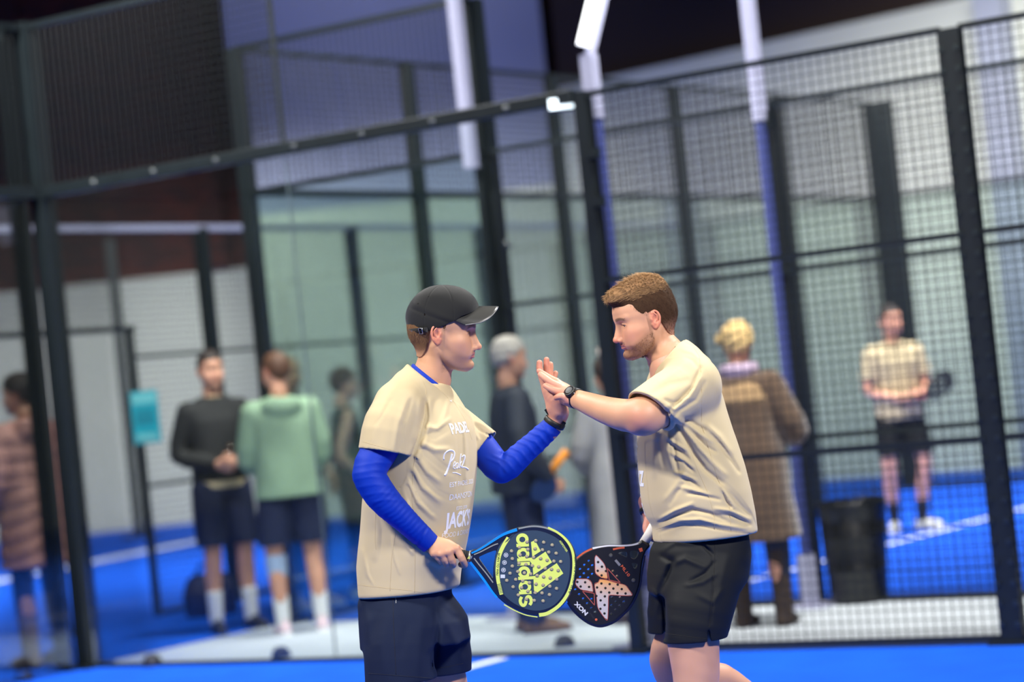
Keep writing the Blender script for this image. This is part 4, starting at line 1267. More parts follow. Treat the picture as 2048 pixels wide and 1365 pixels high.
# ---- shorts
f = Field((J(700, 1200).x, D - .30, J(800, 1372).z - .01), (J(945, 1200).x, D + .30, J(820, 1165).z + .02), 0.0035)
secs = torso_secs([(732, 1120), (730, 1175), (720, 1205), (722, 1240), (726, 1300)], [(898, 1110), (900, 1192), (914, 1210), (930, 1235), (936, 1280), (936, 1300)], D, YL, 1.08)
f.loft(secs, p=2.4, caps=.01)
f.chain([(J(800, 1258, -.08), .108), (J(800, 1300, -.105), .106), (J(803, 1375, -.12), .106)], .02)
f.chain([(J(862, 1262, .06), .094), (J(880, 1290, .07), .090), (J(884, 1365, .08), .088)], .02)
# hems
pn = J(800, 1358, -.12); dn = Vector((0.02, 0, -1))
x, y, z = f.grid((slice(None),) * 3)
sepx = J(866, 1300).x
zh = np.where(y < D - .02, J(803, 1362, -.12).z, J(895, 1345, .08).z)
f.D = smax(f.D, (zh - z + 0 * x).astype(np.float32), .003)
folds(f, [([(868, 1200), (876, 1250), (872, 1300), (868, 1340)], 7, -.010), ([(850, 1210), (840, 1270), (838, 1350)], 12, .004), ([(760, 1220), (745, 1262), (735, 1300)], 9, -.004),
          ([(780, 1230), (765, 1290), (770, 1350)], 12, .005), ([(885, 1215), (905, 1235), (920, 1240)], 7, -.005), ([(890, 1240), (915, 1290), (925, 1330)], 9, .004),
          ([(800, 1200), (815, 1250), (800, 1310)], 10, -.003), ([(725, 1200), (735, 1240), (740, 1290)], 8, .003)], D, D + .1)
wrinkle(f, .0012, 20, 20, 12, 9)
f.cone(J(803, 1335, -.12), J(803, 1400, -.12), .094, .100, .003, 'sub'); f.cone(J(884, 1325, .08), J(884, 1380, .08), .078, .082, .003, 'sub')
V, F = f.mesh(); LSH = mesh_obj('shorts', V, F, M_NAVY, LM); bvs = bvh_of(V, F)
M_NST = mat('navy_stitch', (14, 20, 40), .8)
for pts in ([(786, 1192), (787, 1250), (790, 1310), (792, 1350)], [(737, 1348), (790, 1352), (866, 1358)], [(872, 1338), (900, 1334), (926, 1328)]):
    tape('seam', LSH, pts, bvs, M_NST, .0009, 0.0)
tape('pocket_edge', LSH, [(789, 1190), (792, 1200), (792, 1208)], bvs, M_METAL, .0012, .0)

# ---- cap
def capP(p): return LHM @ Vector(p)
f = Field((-0.14, -.11, -.04), (.13, .11, .16), .0018)
f.ell((-0.008, 0, 0.042), (0.1075, 0.0840, 0.0970), 0)
f.ell((0.036, 0, 0.064), (0.068, 0.070, 0.064), 0.03)
pc = Vector((0.078, 0, 0.036)); nvv = Vector((-0.30, 0, -1)).normalized()
x, y, z = f.grid((slice(None),) * 3)
# brim line: from forehead back and down to above the ear, then to the nape
rim = np.interp(x.ravel(), [-.12, -.075, -.03, .02, .06, .11], [-.018, -.010, .008, .030, .054, .070])[:, None, None]
f.D = smax(f.D, (rim - z + 0 * y).astype(np.float32), .002)
f.ell((-0.010, 0, 0.030), (0.101, 0.0785, 0.0905), .002, 'sub')
for a in (0, 60, 120):      # panel seams
    c_, s_ = math.cos(rad(a)), math.sin(rad(a))
    f.disp(lambda x, y, z: -.0012 * np.exp(-(((x + .01) * s_ - y * c_) / .0016) ** 2) + 0 * z)
wrinkle(f, .0011, 60, 60, 60, 3)
f.disp(lambda x, y, z: .002 * np.exp(-((z - .06 + .35 * (x + .02)) / .010) ** 2) * sstep(-.02, -.06, y) - .0018 * np.exp(-((z - .045 + .3 * (x + .02)) / .006) ** 2) * sstep(-.02, -.06, y))
V, F = f.mesh(); CAP = mesh_obj('cap', place(V, LHM), F, M_CAP, LM)
MB().lathe([(0.007, 0), (0.006, .003), (0, .004)], (-.012, 0, .1355), 14)
mb = MB().lathe([(0.0065, -.001), (0.006, .002), (0, .003)], (-.012, 0, .1362), 14); mesh_obj('cap_button', place(np.array(mb.V), LHM), mb.F, M_CAP, CAP)
for (ex, ez) in ((-.045, .108), (.02, .112), (-.075, .085)):
    ey = -0.0875 * math.sqrt(max(0, 1 - ((ex + .01) / .1085) ** 2 - ((ez - .04) / .096) ** 2))
    mb = MB(); V = []
    nn = Vector(((ex + .01) / .1085 ** 2, ey / .0875 ** 2, (ez - .04) / .096 ** 2)).normalized(); R = nn.to_track_quat('Z', 'Y').to_matrix()
    mb.lathe([(.0028, 0), (.0026, .0008), (.0012, .0008), (.001, 0)], Vector((ex, ey, ez)) + nn * .0005, 12, R); mesh_obj('eyelet', place(np.array(mb.V), LHM), mb.F, mat('eyelet_thread', (12, 12, 12), .8), CAP)
# visor: a curved plate with thickness
V = []; F = []; nu, nv_ = 28, 12
for side in (0, 1):
    for i in range(nu + 1):
        u = -1 + 2 * i / nu; yy = u * 0.074
        back = 0.090 - 0.062 * u * u - .008 * abs(u) ** 4; front = 0.094 + 0.070 * (1 - abs(u) ** 4.5) ** 0.5 - .022 * abs(u) ** 2
        front = max(front, back + .002)
        for j in range(nv_ + 1):
            t = j / nv_; xx = back + (front - back) * t
            zz = 0.078 - 0.034 * abs(u) ** 1.8 + (.010 - .019 * u * u) * t - .006 * t * t - side * 0.0035
            V.append((xx, yy, zz))
n1 = (nu + 1) * (nv_ + 1)
for i in range(nu):
    for j in range(nv_):
        a = i * (nv_ + 1) + j; F.append((a, a + nv_ + 1, a + nv_ + 2, a + 1)); F.append((n1 + a, n1 + a + 1, n1 + a + nv_ + 2, n1 + a + nv_ + 1))
for i in range(nu):
    a = i * (nv_ + 1) + nv_; F.append((a, a + nv_ + 1, n1 + a + nv_ + 1, n1 + a)); a = i * (nv_ + 1); F.append((a + nv_ + 1, a, n1 + a, n1 + a + nv_ + 1))
for i in (0, nu):
    for j in range(nv_):
        a = i * (nv_ + 1) + j; F.append((a, a + 1, n1 + a + 1, n1 + a) if i == 0 else (a + 1, a, n1 + a, n1 + a + 1))
vis = mesh_obj('visor', place(np.array(V), LHM), F, M_VIS, CAP)
edge = [V[i * (nv_ + 1) + nv_] for i in range(nu + 1)]
mb = MB().tube([Vector(p) - Vector((0, 0, .0015)) for p in edge], .0016, 6); mesh_obj('visor_edge', place(np.array(mb.V), LHM), mb.F, mat('visor_highlight', (120, 120, 120), .3), vis)  # lighter grey edge, a slight highlight put into the colour
seam = [Vector((V[i * (nv_ + 1)][0] - .001, V[i * (nv_ + 1)][1], V[i * (nv_ + 1)][2] + .001)) for i in range(nu + 1)]
mb = MB().tube(seam, .0022, 6); mesh_obj('visor_seam', place(np.array(mb.V), LHM), mb.F, M_CAP, vis)
# back strap with buckle
def capsurf(ax_, z_, off=.0015):
    xx = -.010 + .1085 * math.cos(ax_) * math.sqrt(max(0, 1 - ((z_ - .04) / .096) ** 2)); yy = .0875 * math.sin(ax_) * math.sqrt(max(0, 1 - ((z_ - .04) / .096) ** 2))
    n_ = Vector(((xx + .01) / .1085 ** 2, yy / .0875 ** 2, 0)).normalized(); return Vector((xx, yy, z_)) + n_ * off
V = []; F = []
arc = [rad(a) for a in range(180, 258, 6)]
for i, a in enumerate(arc):
    zc = -.010 + .018 * (i / (len(arc) - 1)) 
    for dz_, o_ in ((-.0075, -.003), (-.0075, .0025), (.0075, .0025), (.0075, -.003)):
        V.append(capsurf(a, zc + dz_, o_))
for i in range(len(arc) - 1):
    for k in range(4): F.append((i * 4 + k, i * 4 + (k + 1) % 4, (i + 1) * 4 + (k + 1) % 4, (i + 1) * 4 + k))
F += [(0, 1, 2, 3), tuple((len(arc) - 1) * 4 + k for k in (3, 2, 1, 0))]
st = mesh_obj('cap_strap', place(np.array([tuple(v) for v in V]), LHM), F, M_CAP, CAP)
pb = [capsurf(rad(a), z_, .0045) for a, z_ in ((236, -.006), (243, -.005), (243, .012), (236, .011), (236, -.006))]
mb = MB().tube(pb, .0013, 6); mesh_obj('buckle', place(np.array(mb.V), LHM), mb.F, M_METAL, st)
mb = MB(); q = [capsurf(rad(a), z_, .0035) for a, z_ in ((206, -.013), (218, -.011), (218, .001), (206, -.001))]; mb.add(q + [v + Vector((0, -.0005, 0)) for v in q], [(0, 1, 2, 3), (4, 5, 6, 7)])
mesh_obj('woven_tag', place(np.array(mb.V), LHM), mb.F, mat('tag_grey', (120, 122, 130), .7), st)
# hair below the cap
HB = Field((-.13, -.10, -.13), (.10, .10, .03), .002)
HB.ell((-0.010, 0, 0.032), (0.0995, 0.0768, 0.0892), 0); HB.ell((-0.055, 0, 0.0), (0.0532, 0.0612, 0.0612), 0.02); HB.cone((-0.022, 0, -.02), (-.022, 0, -.09), .0580, .056, .02)
x, y, z = HB.grid((slice(None),) * 3)
ay = np.abs(y)
front = np.interp(z.ravel(), [-.12, -.085, -.055, -.03, -.01, .0, .03], [-.07, -.062, -.045, -.036, -.034, -.032, -.032])[None, None, :]
side = np.maximum(np.maximum(x - .030, -.004 + .9 * (x + .004) - z * 1.0), -(x + .000))      # sideburn patch
m1 = smax((x - front + 0 * y).astype(np.float32), (-.082 - z + 0 * x + 0 * y).astype(np.float32), .004)
m2 = np.maximum(side + 0 * y, -.035 - z).astype(np.float32)
HB.D = smax(HB.D, np.minimum(m1, m2), .003)
wrinkle(HB, .0008, 300, 300, 120, 2)
V, F = HB.mesh(); C = np.tile(np.array((0.17, 0.09, 0.045)), (len(V), 1)); fade = sstep(-.082, -.04, V[:, 2])[:, None]; fade = np.where((V[:, 0] > -.03)[:, None], sstep(-.02, .01, V[:, 2])[:, None], fade)
C = C * fade + np.array((0.48, 0.26, .16)) * (1 - fade)
mesh_obj('hair', place(V, LHM), F, M_HAIRB, LM, True, C)
def hair_locks(name, parent, M, bvh, n, r0, L, accept, flow, lift, cols, seed, jit=.25, steps=5):
    rg = random.Random(seed); VV = []; FF = []; CC = []; k = 0; tries = 0
    ctr = Vector((-.01, 0, .0))
    while k < n and tries < n * 60:
        tries += 1
        u = Vector((rg.gauss(0, 1), rg.gauss(0, 1), rg.gauss(0, 1))).normalized()
        h = bvh.ray_cast(ctr + u * .3, -u, .3)
        if h[0] is None or rg.random() > accept(h[0]): continue
        k += 1; p, nm = h[0], h[1]
        if nm.dot(u) < 0: nm = -nm
        fl = Vector(flow(p)); fl = (fl - nm * fl.dot(nm)).normalized()
        jt = Vector((rg.gauss(0, 1), rg.gauss(0, 1), rg.gauss(0, 1))) * jit
        lf = lift(p); d = (nm * lf + fl + jt).normalized(); ln = L(p) * rg.uniform(.7, 1.3); q = p - nm * .001; b = len(VV)
        e1 = d.orthogonal().normalized(); e2 = d.cross(e1); sh = rg.uniform(.6, 1.35)
        for s in range(steps + 1):
            t = s / steps; rr = r0 * (1 - t * .9)
            for a in (0, 2.09, 4.19):
                VV.append(tuple(q + (e1 * math.cos(a) + e2 * math.sin(a)) * rr)); CC.append((sh, t, p.z))
            d = (d - nm * lf * 1.3 / steps + jt * .2 / steps).normalized(); q = q + d * (ln / steps)
        for s in range(steps):
            for a in range(3): FF.append((b + s * 3 + a, b + s * 3 + (a + 1) % 3, b + s * 3 + 3 + (a + 1) % 3, b + s * 3 + 3 + a))
    CC = np.array(CC); c = np.array(cols[0])[None] * (1 - CC[:, 1:2]) + np.array(cols[1])[None] * CC[:, 1:2]
    return mesh_obj(name, place(np.array(VV), M), np.array(FF), M_HAIRS, parent, True, c * CC[:, 0:1])
bvh_l = bvh_of(*HB.mesh())
def lacc(p):
    if p.x > -.033 and not (-.004 < p.x < .030 and p.z > -.03): return 0
    if p.z > .02: return 0
    return 1 if p.z > -.060 else .35
hair_locks('nape_hair', LM, LHM, bvh_l, 3200, .00055, lambda p: .006 + .004 * (p.z > -.03), lacc, lambda p: (-.15, 0, -1), lambda p: .3, ((.17, .095, .045), (.34, .20, .10)), 15, .22, 3)
bvh_hd = bvh_of(*head_field(0.003, lids=1.0).mesh())
def brow_acc(p):
    ay = abs(p.y); bz = .0175 + .004 * math.sin(min(max((ay - .012) / .04, 0), 1) * PI) - .1 * max(ay - .038, 0)
    return 1 if abs(p.z - bz) < .0034 and .009 < ay < .050 and p.x > .05 else 0
hair_locks('eyebrows', LM, LHM, bvh_hd, 420, .0005, lambda p: .007, brow_acc, lambda p: (0, 1 if p.y > 0 else -1, .15), lambda p: .3, ((.12, .07, .04), (.15, .09, .05)), 18, .15, 3)
def bacc(p):
    if p.x < .004 or p.z < -.122: return 0
    if p.x > .075 and abs(p.y) < .026 and -.0625 < p.z < -.0545: return .8
    if p.x > .078 and abs(p.y) < .024 and -.083 < p.z < -.06: return 0
    return 1 if p.z < -.036 - .5 * max(0, p.x) else 0
hair_locks('stubble', LM, LHM, bvh_hd, 2600, .0003, lambda p: .0016, bacc, lambda p: (.2, 0, -1), lambda p: .6, ((.16, .09, .05), (.24, .14, .08)), 19, .3, 2)
# watch-like band on the raised wrist
watch(LM, J(1109, 846, .033), J(1114, 834, .03) - J(1100, 858, .036), Vector((-.3, -.2, .4)), .0315, M_STRAP, 0.0, .017)
MB().box(J(1126, 851, .012), (.010, .012, .022), Matrix.Rotation(.6, 3, 'Y')).build('band_clasp', M_STRAP, LM)
MB().box(J(1094, 824, .02), (.008, .012, .018), Matrix.Rotation(-.5, 3, 'Y')).build('band_buckle', M_STRAP, LM)
shoe('shoe', LM, an_n, (1, -.1, 0), mat('white_shoe', (215, 215, 215), .5), mat('shoe_sole', (235, 235, 235), .6))
shoe('shoe', LM, an_f, (1, .15, 0), mat('white_shoe', (215, 215, 215), .5), mat('shoe_sole', (235, 235, 235), .6))
# =================================================================== RIGHT PLAYER
RM = empty('person', (J(1420, 1200).x, D, 0))
tag(RM, 'bearded man in sand T-shirt and black shorts, reaching out his arm', 'person')
RHM = set_head(1288, 636, 0.0, rad(192), rad(10.5), rad(-5), .93)
nb = RHM.inverted() @ J(1342, 722, 0.0)
f = head_field(0.0018, neck=tuple(nb), lids=0.55, jaw=1.06, neck_r=0.060)
V, F = f.mesh(); C = head_colors(V, 0.72, (0.17, 0.085, 0.05), (0.63, 0.335, 0.205), rosy=0.75)
x, y, z = V[:, 0], V[:, 1], V[:, 2]
fade = sstep(.028, .005, x) * sstep(-.02, .02, z) * (np.abs(y) > .03)
parts = [(place(V, RHM), F)]; cols = [C]
for s_ in (-1, 1): eye(RM, RHM, s_, (1, 0, -.35))
# ---- reaching hand (left) laid against the other palm, little finger side towards the camera
f = box_field([J(1070, 735, -.05), J(1165, 825, .06)], 0.06, 0.0016)
f.chain([(J(1165, 802, -.045), .0285), (J(1150, 797, -.035), .0265), (J(1138, 793, -.025), .027)], .012)
f.cone(J(1142, 804, -.04), J(1132, 801, -.048), .017, .0125, .012)
f.cone(J(1140, 795, -.03), J(1124, 786, -.035), .017, .0122, .012)
f.cone(J(1136, 788, -.02), J(1118, 774, -.022), .017, .0122, .012)
f.cone(J(1134, 782, -.005), J(1112, 764, -.006), .016, .012, .012)
f.ell(J(1130, 793, -.015), (0.026, 0.022, 0.024), .015)
fing(f, [(1134, 802, -.050, .0118), (1124, 793, -.056, .0104), (1117, 794, -.052, .0094), (1112, 796, -.044, .0082)], .002)
fing(f, [(1124, 786, -.037, .0118), (1108, 781, -.034, .0102), (1098, 776, -.028, .0094), (1091, 772, -.020, .0084)], .002)
fing(f, [(1118, 774, -.024, .0118), (1100, 764, -.020, .0104), (1089, 756, -.013, .0095), (1081, 750, -.004, .0085)], .002)
fing(f, [(1112, 764, -.006, .0115), (1096, 755, -.002, .0100), (1086, 748, .004, .0090), (1078, 743, .008, .0080)], .002)
fing(f, [(1142, 786, .01, .016), (1130, 775, .03, .013), (1118, 768, .045, .011), (1108, 764, .05, .0095)], .004)
V, F = f.mesh(); C = skincols(V, (0.61, 0.30, 0.205)); C = rosy(V, C, [tuple(J(1112, 796, -.05)), tuple(J(1091, 772, -.02)), tuple(J(1080, 749, 0)), tuple(J(1124, 786, -.045)), tuple(J(1078, 742, .01)), tuple(J(1134, 802, -.06))], .012, .5)
parts.append((V, F)); cols.append(C)
# fingernail on the curled finger is added as a small plate
# ---- forearm and upper arm, fine
f = box_field([J(1150, 780, -.28), J(1400, 870, -.03)], 0.09, 0.0034)
f.chain([(J(1378, 775, -.12), .068), (J(1318, 815, -.20), .061), (J(1290, 832, -.245), .0515)], .03)
f.chain([(J(1288, 833, -.245), .0510), (J(1250, 831, -.205), .0475), (J(1215, 822, -.155), .0410), (J(1180, 809, -.095), .0340), (J(1150, 797, -.035), .0270)], .025)
f.ell(J(1277, 854, -.25), (0.022, .022, .018), .02)
V, F = f.mesh(); C = skincols(V, (0.62, 0.33, 0.20)); C = rosy(V, C, [tuple(J(1276, 862, -.27)), tuple(J(1275, 840, -.29))], .04, .35); parts.append((V, F)); cols.append(C)
# ---- far hand holding racket
f = box_field([J(1285, 1020, .12), J(1325, 1100, .22)], 0.05, 0.0018)
f.chain([(J(1296, 1005, .19), .030), (J(1302, 1030, .18), .0265), (J(1306, 1046, .17), .026)], .01)
f.cone(J(1303, 1035, .165), J(1299, 1060, .145), .019, .0135, .01); f.cone(J(1306, 1040, .165), J(1306, 1066, .145), .018, .0125, .01)
f.cone(J(1310, 1040, .17), J(1316, 1066, .16), .018, .012, .01)
fing(f, [(1299, 1060, .145, .0125), (1302, 1075, .125, .011), (1310, 1080, .13, .0095), (1314, 1076, .15, .0085)])
fing(f, [(1306, 1062, .140, .0120), (1312, 1072, .120, .0105), (1319, 1073, .13, .0095), (1321, 1069, .15, .0085)])
fing(f, [(1314, 1060, .145, .0115), (1321, 1066, .125, .010), (1326, 1065, .135, .009)])
fing(f, [(1298, 1040, .155, .015), (1293, 1056, .14, .0125), (1296, 1070, .13, .0105)])
V, F = f.mesh(); C = skincols(V, (0.60, 0.27, 0.20)); parts.append((V, F)); cols.append(C)
# ---- torso core, far arm, legs
f = Field((J(1255, 900).x, D - .40, 0.0), (J(1600, 900).x, D + .42, J(1340, 700).z + .05), 0.008)
f.cone(J(1345, 735), J(1375, 850), .07, .11, .05); f.cone(J(1375, 850), J(1405, 1060), .10, .085, .05)
f.chain([(J(1350, 770, .15), .05), (J(1330, 920, .24), .042), (J(1298, 1010, .19), .029)], .02)
f.chain([(J(1405, 1150, -.07), .070), (J(1386, 1272, -.10), .078), (J(1392, 1345, -.115), .070), (J(1392, 1420, -.125), .061), (J(1400, 1500, -.125), .062), (J(1420, 1640, -.12), .038), (J(1424, 1680, -.12), .042)], .03)
kf = J(1334, 1320, .13)
f.chain([(J(1395, 1140, .08), .065), (J(1352, 1255, .13), .050), (kf, .054), (J(1342, 1345, .14), .053), (J(1440, 1362, .22), .054), (J(1500, 1398, .27), .043), (J(1565, 1445, .33), .033), (J(1578, 1455, .34), .036)], .022)
V, F = f.mesh(); C = skincols(V, (0.58, 0.31, 0.21)); parts.append((V, F)); cols.append(C)
V, F = join(parts); mesh_obj('body', V, F, M_SKIN, RM, True, np.concatenate(cols))

# ---- T-shirt
YR = rad(180 + 17)
Lp = [(1318, 735), (1300, 765), (1288, 800), (1280, 840), (1278, 880), (1280, 930), (1285, 980), (1289, 1015), (1300, 1045), (1310, 1060), (1311, 1085)]
Rp = [(1372, 690), (1402, 708), (1424, 735), (1440, 785), (1455, 840), (1472, 890), (1486, 935), (1497, 980), (1505, 1020), (1511, 1060), (1512, 1090)]
f = Field((J(1245, 900).x, D - .36, J(1400, 1085).z - .02), (J(1530, 900).x, D + .32, J(1360, 665).z + .03), 0.0034)
secs = torso_secs(Lp, Rp, D, YR, lambda z: 1.22)
f.loft(secs, p=2.25, caps=.012)
tor = Field(f.lo, f.lo + (f.n - 1) * f.res, f.res); tor.x, tor.y, tor.z, tor.n = f.x, f.y, f.z, f.n; tor.D = np.full_like(f.D, .25)
tor.loft(secs, p=2.25, caps=.012)
f.chain([(J(1384, 765, -.10), .078), (J(1362, 735, -.02), .076), (J(1352, 740, .05), .070), (J(1346, 775, .14), .062)], .035)
f.cone(J(1345, 712), J(1368, 760), .058, .085, .03)
f.chain([(J(1382, 775, -.11), .086), (J(1344, 794, -.17), .080), (J(1284, 836, -.26), .077)], .03)
f.chain([(J(1350, 780, .15), .062), (J(1334, 880, .20), .066)], .03)
f.chain([(J(1318, 750, .115), .030), (J(1312, 790, .11), .042), (J(1312, 840, .09), .05)], .02)
ca = J(1296, 822, -.22); cn = Vector((-0.62, -0.42, -0.66)).normalized()
x, y, z = f.grid((slice(None),) * 3)
d = ((x - ca.x) * cn.x + (y - ca.y) * cn.y + (z - ca.z) * cn.z).astype(np.float32)
near = y < D - .06
f.D = np.where(near + 0 * z + 0 * x > 0, smax(f.D, d, .002), f.D)
cb = J(1336, 868, .2); d = (cb.z - z + 0 * x + 0 * y).astype(np.float32)
far = (y > D + .12) & (x < J(1380, 900).x) & (z > 0)
f.D = np.where(far, smax(f.D, d, .002), f.D)
f.D = smin(f.D, tor.D, .006)
FOLD_R = [
    ([(1402, 735), (1385, 775), (1345, 815), (1330, 832)], 4, -.008), ([(1410, 765), (1392, 800), (1360, 820), (1345, 838)], 4, -.006), ([(1400, 755), (1380, 795), (1350, 815)], 5, .007),
    ([(1330, 800), (1345, 806), (1362, 803)], 3, -.005), ([(1335, 812), (1350, 820), (1372, 808)], 3.5, .005),
    ([(1345, 838), (1365, 870), (1385, 905), (1410, 940), (1445, 968)], 4.5, -.010), ([(1352, 832), (1375, 862), (1398, 895), (1425, 925), (1450, 950)], 6, .009),
    ([(1370, 838), (1392, 852), (1412, 862)], 5, -.007), ([(1365, 850), (1388, 872), (1410, 893), (1432, 905)], 4, -.007), ([(1375, 845), (1400, 868), (1425, 885)], 5, .007),
    ([(1420, 868), (1445, 895), (1466, 925), (1478, 945)], 4, -.006), ([(1412, 850), (1440, 875), (1462, 905)], 6, .006),
    ([(1330, 868), (1345, 885), (1372, 900)], 4, .006), ([(1335, 882), (1352, 897), (1378, 918)], 3.5, -.006), ([(1340, 905), (1356, 915), (1385, 935)], 4, .006), ([(1350, 918), (1368, 925), (1388, 945)], 3, -.006),
    ([(1350, 945), (1368, 950), (1392, 962)], 4, .006), ([(1362, 958), (1382, 962), (1400, 978)], 3.2, -.006), ([(1360, 975), (1385, 980), (1420, 992)], 4, .006), ([(1375, 988), (1400, 990), (1440, 1000)], 3.2, -.006),
    ([(1322, 850), (1320, 890), (1328, 935)], 5, -.005), ([(1338, 860), (1334, 900), (1345, 935)], 4, .004), ([(1308, 850), (1306, 900), (1308, 950)], 7, .004), ([(1350, 880), (1350, 915), (1356, 945)], 3, -.005),
    ([(1375, 960), (1355, 985), (1340, 1010)], 4, -.004), ([(1372, 940), (1350, 975), (1330, 1000)], 5, .004),
    ([(1318, 1046), (1350, 1032), (1385, 1020), (1420, 1028), (1450, 1040)], 4, -.009), ([(1325, 1055), (1360, 1042), (1400, 1040), (1440, 1050), (1490, 1058)], 4, .008), ([(1322, 1038), (1350, 1022), (1385, 1008)], 4, .007),
    ([(1430, 1018), (1460, 1022), (1498, 1040)], 4, .007), ([(1435, 1030), (1465, 1032), (1500, 1050)], 3.5, -.007), ([(1460, 985), (1480, 1010), (1500, 1030)], 4, -.005), ([(1440, 970), (1458, 1000), (1470, 1018)], 4, .006), ([(1445, 985), (1452, 1002), (1462, 1016)], 2.5, -.006),
    ([(1318, 1066), (1360, 1052), (1400, 1052), (1450, 1062), (1500, 1068)], 2.2, -.003),
    ([(1365, 700), (1385, 705), (1400, 718)], 4, .004), ([(1370, 715), (1385, 722), (1395, 735)], 4, -.003), ([(1315, 765), (1345, 745), (1372, 722)], 8, .004), ([(1300, 790), (1340, 770), (1380, 760)], 8, -.004),
]
folds(f, FOLD_R, D, D + .1, 0.95)
wrinkle(f, .0010, 22, 22, 14, 6)
RP0 = J(1361, 679, 0); RP1 = J(1303, 747, 0); rnn = Vector(((RP1 - RP0).z, 0, -(RP1 - RP0).x)).normalized()
if rnn.z < 0: rnn = -rnn
# collar plane only near the neck
f.D = np.where((x < J(1368, 700).x) & (x > J(1296, 700).x) & (np.abs(y - D) < .105) & (z > -1), smax(f.D, ((x - RP0.x) * rnn.x + (z - RP0.z) * rnn.z + 0 * y).astype(np.float32), .003), f.D)
f.cone(J(1318, 660), J(1345, 742), 0.066, 0.067, .003, 'sub')
f.cone(J(1312, 814, -.20), J(1272, 842, -.27), .067, .070, .002, 'sub')
f.D = np.minimum(f.D, tor.D + .012)
f.cone(J(1318, 660), J(1345, 742), 0.066, 0.067, .003, 'sub')
V, F = f.mesh(); RS = mesh_obj('t_shirt', V, F, M_SHIRT, RM); bvR = bvh_of(V, F)
for pts in ([(1400, 745), (1404, 790), (1403, 850), (1418, 900), (1436, 960), (1458, 1010), (1462, 1062)], [(1362, 835), (1372, 880), (1395, 940), (1415, 985), (1428, 1030), (1429, 1060)],
            [(1312, 1060), (1350, 1046), (1400, 1052), (1460, 1064), (1509, 1066)], [(1365, 682), (1385, 692), (1398, 712), (1402, 745)]):
    tape('seam', RS, pts, bvR, M_THREAD, .0006, -.0001)
tape('collar_tag', RS, [(1350, 695), (1358, 684)], bvR, mat('collar_tape', (120, 108, 78), .8), .002, -.0005)
RD = Vector((math.cos(YR), math.sin(YR), 0)); RR = Vector((math.sin(YR), -math.cos(YR), 0))
RD2 = Vector((-.985, -.17, 0)); RR2 = Vector((-.17, .985, 0)) * -1
RR2 = Vector((.17, -.985, 0)) * -1
for txt, px, py, sz, kw in (('PADEL', 1287, 884, .046, dict(bold=.0012)), ('Peakz', 1288, 950, .10, dict(shear=.25, bold=.0012)), ('EST PADEL 2020', 1292, 990, .020, {}), ("JACK'S", 1296, 1018, .05, dict(bold=.002))):
    decal('printed_lettering', RS, txt, sz, J(px - 8, py, .085), Vector((-.17, .985, 0)) * -1 if False else Vector((.17, -.985, 0)), (0, 0, 1), (-.985, -.17, 0), bvR, M_INK, **kw)

# ---- shorts
f = Field((J(1285, 1200).x, D - .30, J(1400, 1300).z - .02), (J(1530, 1200).x, D + .32, J(1400, 1020).z + .02), 0.0035)
secs = torso_secs([(1332, 1030), (1322, 1065), (1305, 1100), (1299, 1150), (1300, 1190)], [(1480, 1030), (1492, 1070), (1497, 1110), (1492, 1150), (1482, 1190)], D, YR, 1.15)
f.loft(secs, p=2.4, caps=.02)
f.chain([(J(1412, 1160, -.08), .106), (J(1398, 1215, -.10), .104), (J(1386, 1300, -.105), .0895)], .02)
f.chain([(J(1380, 1150, .08), .098), (J(1358, 1200, .10), .092), (J(1342, 1290, .12), .070)], .02)
x, y, z = f.grid((slice(None),) * 3)
zh = np.where(y < D - .0 + 0 * x, (J(1386, 1281, -.105).z + (x - J(1386, 1281).x) * 0.0), J(1320, 1265, .12).z)
f.D = smax(f.D, (zh - z).astype(np.float32), .003)
folds(f, [([(1328, 1100), (1350, 1085), (1390, 1088)], 5, .006), ([(1322, 1112), (1345, 1125), (1330, 1160)], 6, -.008), ([(1340, 1130), (1370, 1118), (1410, 1135)], 6, .006),
          ([(1395, 1075), (1410, 1095), (1425, 1110)], 3.5, -.007), ([(1385, 1068), (1400, 1085), (1418, 1095)], 4, .006), ([(1430, 1125), (1410, 1148), (1380, 1165)], 4, -.006), ([(1432, 1148), (1405, 1165), (1372, 1172)], 5, .005), ([(1445, 1180), (1425, 1205), (1395, 1190)], 6, .004),
          ([(1318, 1185), (1332, 1160), (1345, 1120)], 6, -.007), ([(1327, 1200), (1330, 1240), (1330, 1280)], 4, -.010), ([(1305, 1180), (1316, 1200), (1312, 1230)], 5, .005), ([(1425, 1110), (1428, 1180), (1420, 1250)], 3, -.003),
          ([(1455, 1110), (1440, 1170), (1428, 1220)], 9, .003), ([(1350, 1180), (1345, 1230), (1345, 1270)], 10, .003)], D, D + .1)
wrinkle(f, .0010, 20, 20, 12, 12)
sl = J(1417, 1262, -.2)
f.op(lambda x, y, z: np.maximum(np.abs(x - sl.x - (sl.z - z) * .0) - .0025 - np.clip(sl.z - z, 0, 1) * .09, np.maximum(z - sl.z, y - (D - .1))), (sl.x - .03, D - .3, sl.z - .06), (sl.x + .03, D - .1, sl.z), .001, 'sub')
f.cone(J(1388, 1255, -.105), J(1385, 1330, -.105), .078, .082, .003, 'sub'); f.cone(J(1346, 1240, .12), J(1342, 1300, .12), .060, .062, .003, 'sub')
V, F = f.mesh(); RSH = mesh_obj('shorts', V, F, M_BLK, RM); bvs = bvh_of(V, F)
tape('seam', RSH, [(1430, 1072), (1429, 1130), (1424, 1200), (1418, 1260)], bvs, mat('black_stitch', (10, 11, 13), .8), .0009, 0.0)
tape('seam', RSH, [(1330, 1268), (1380, 1275), (1414, 1279)], bvs, mat('black_stitch', (10, 11, 13), .8), .0007, 0.0)

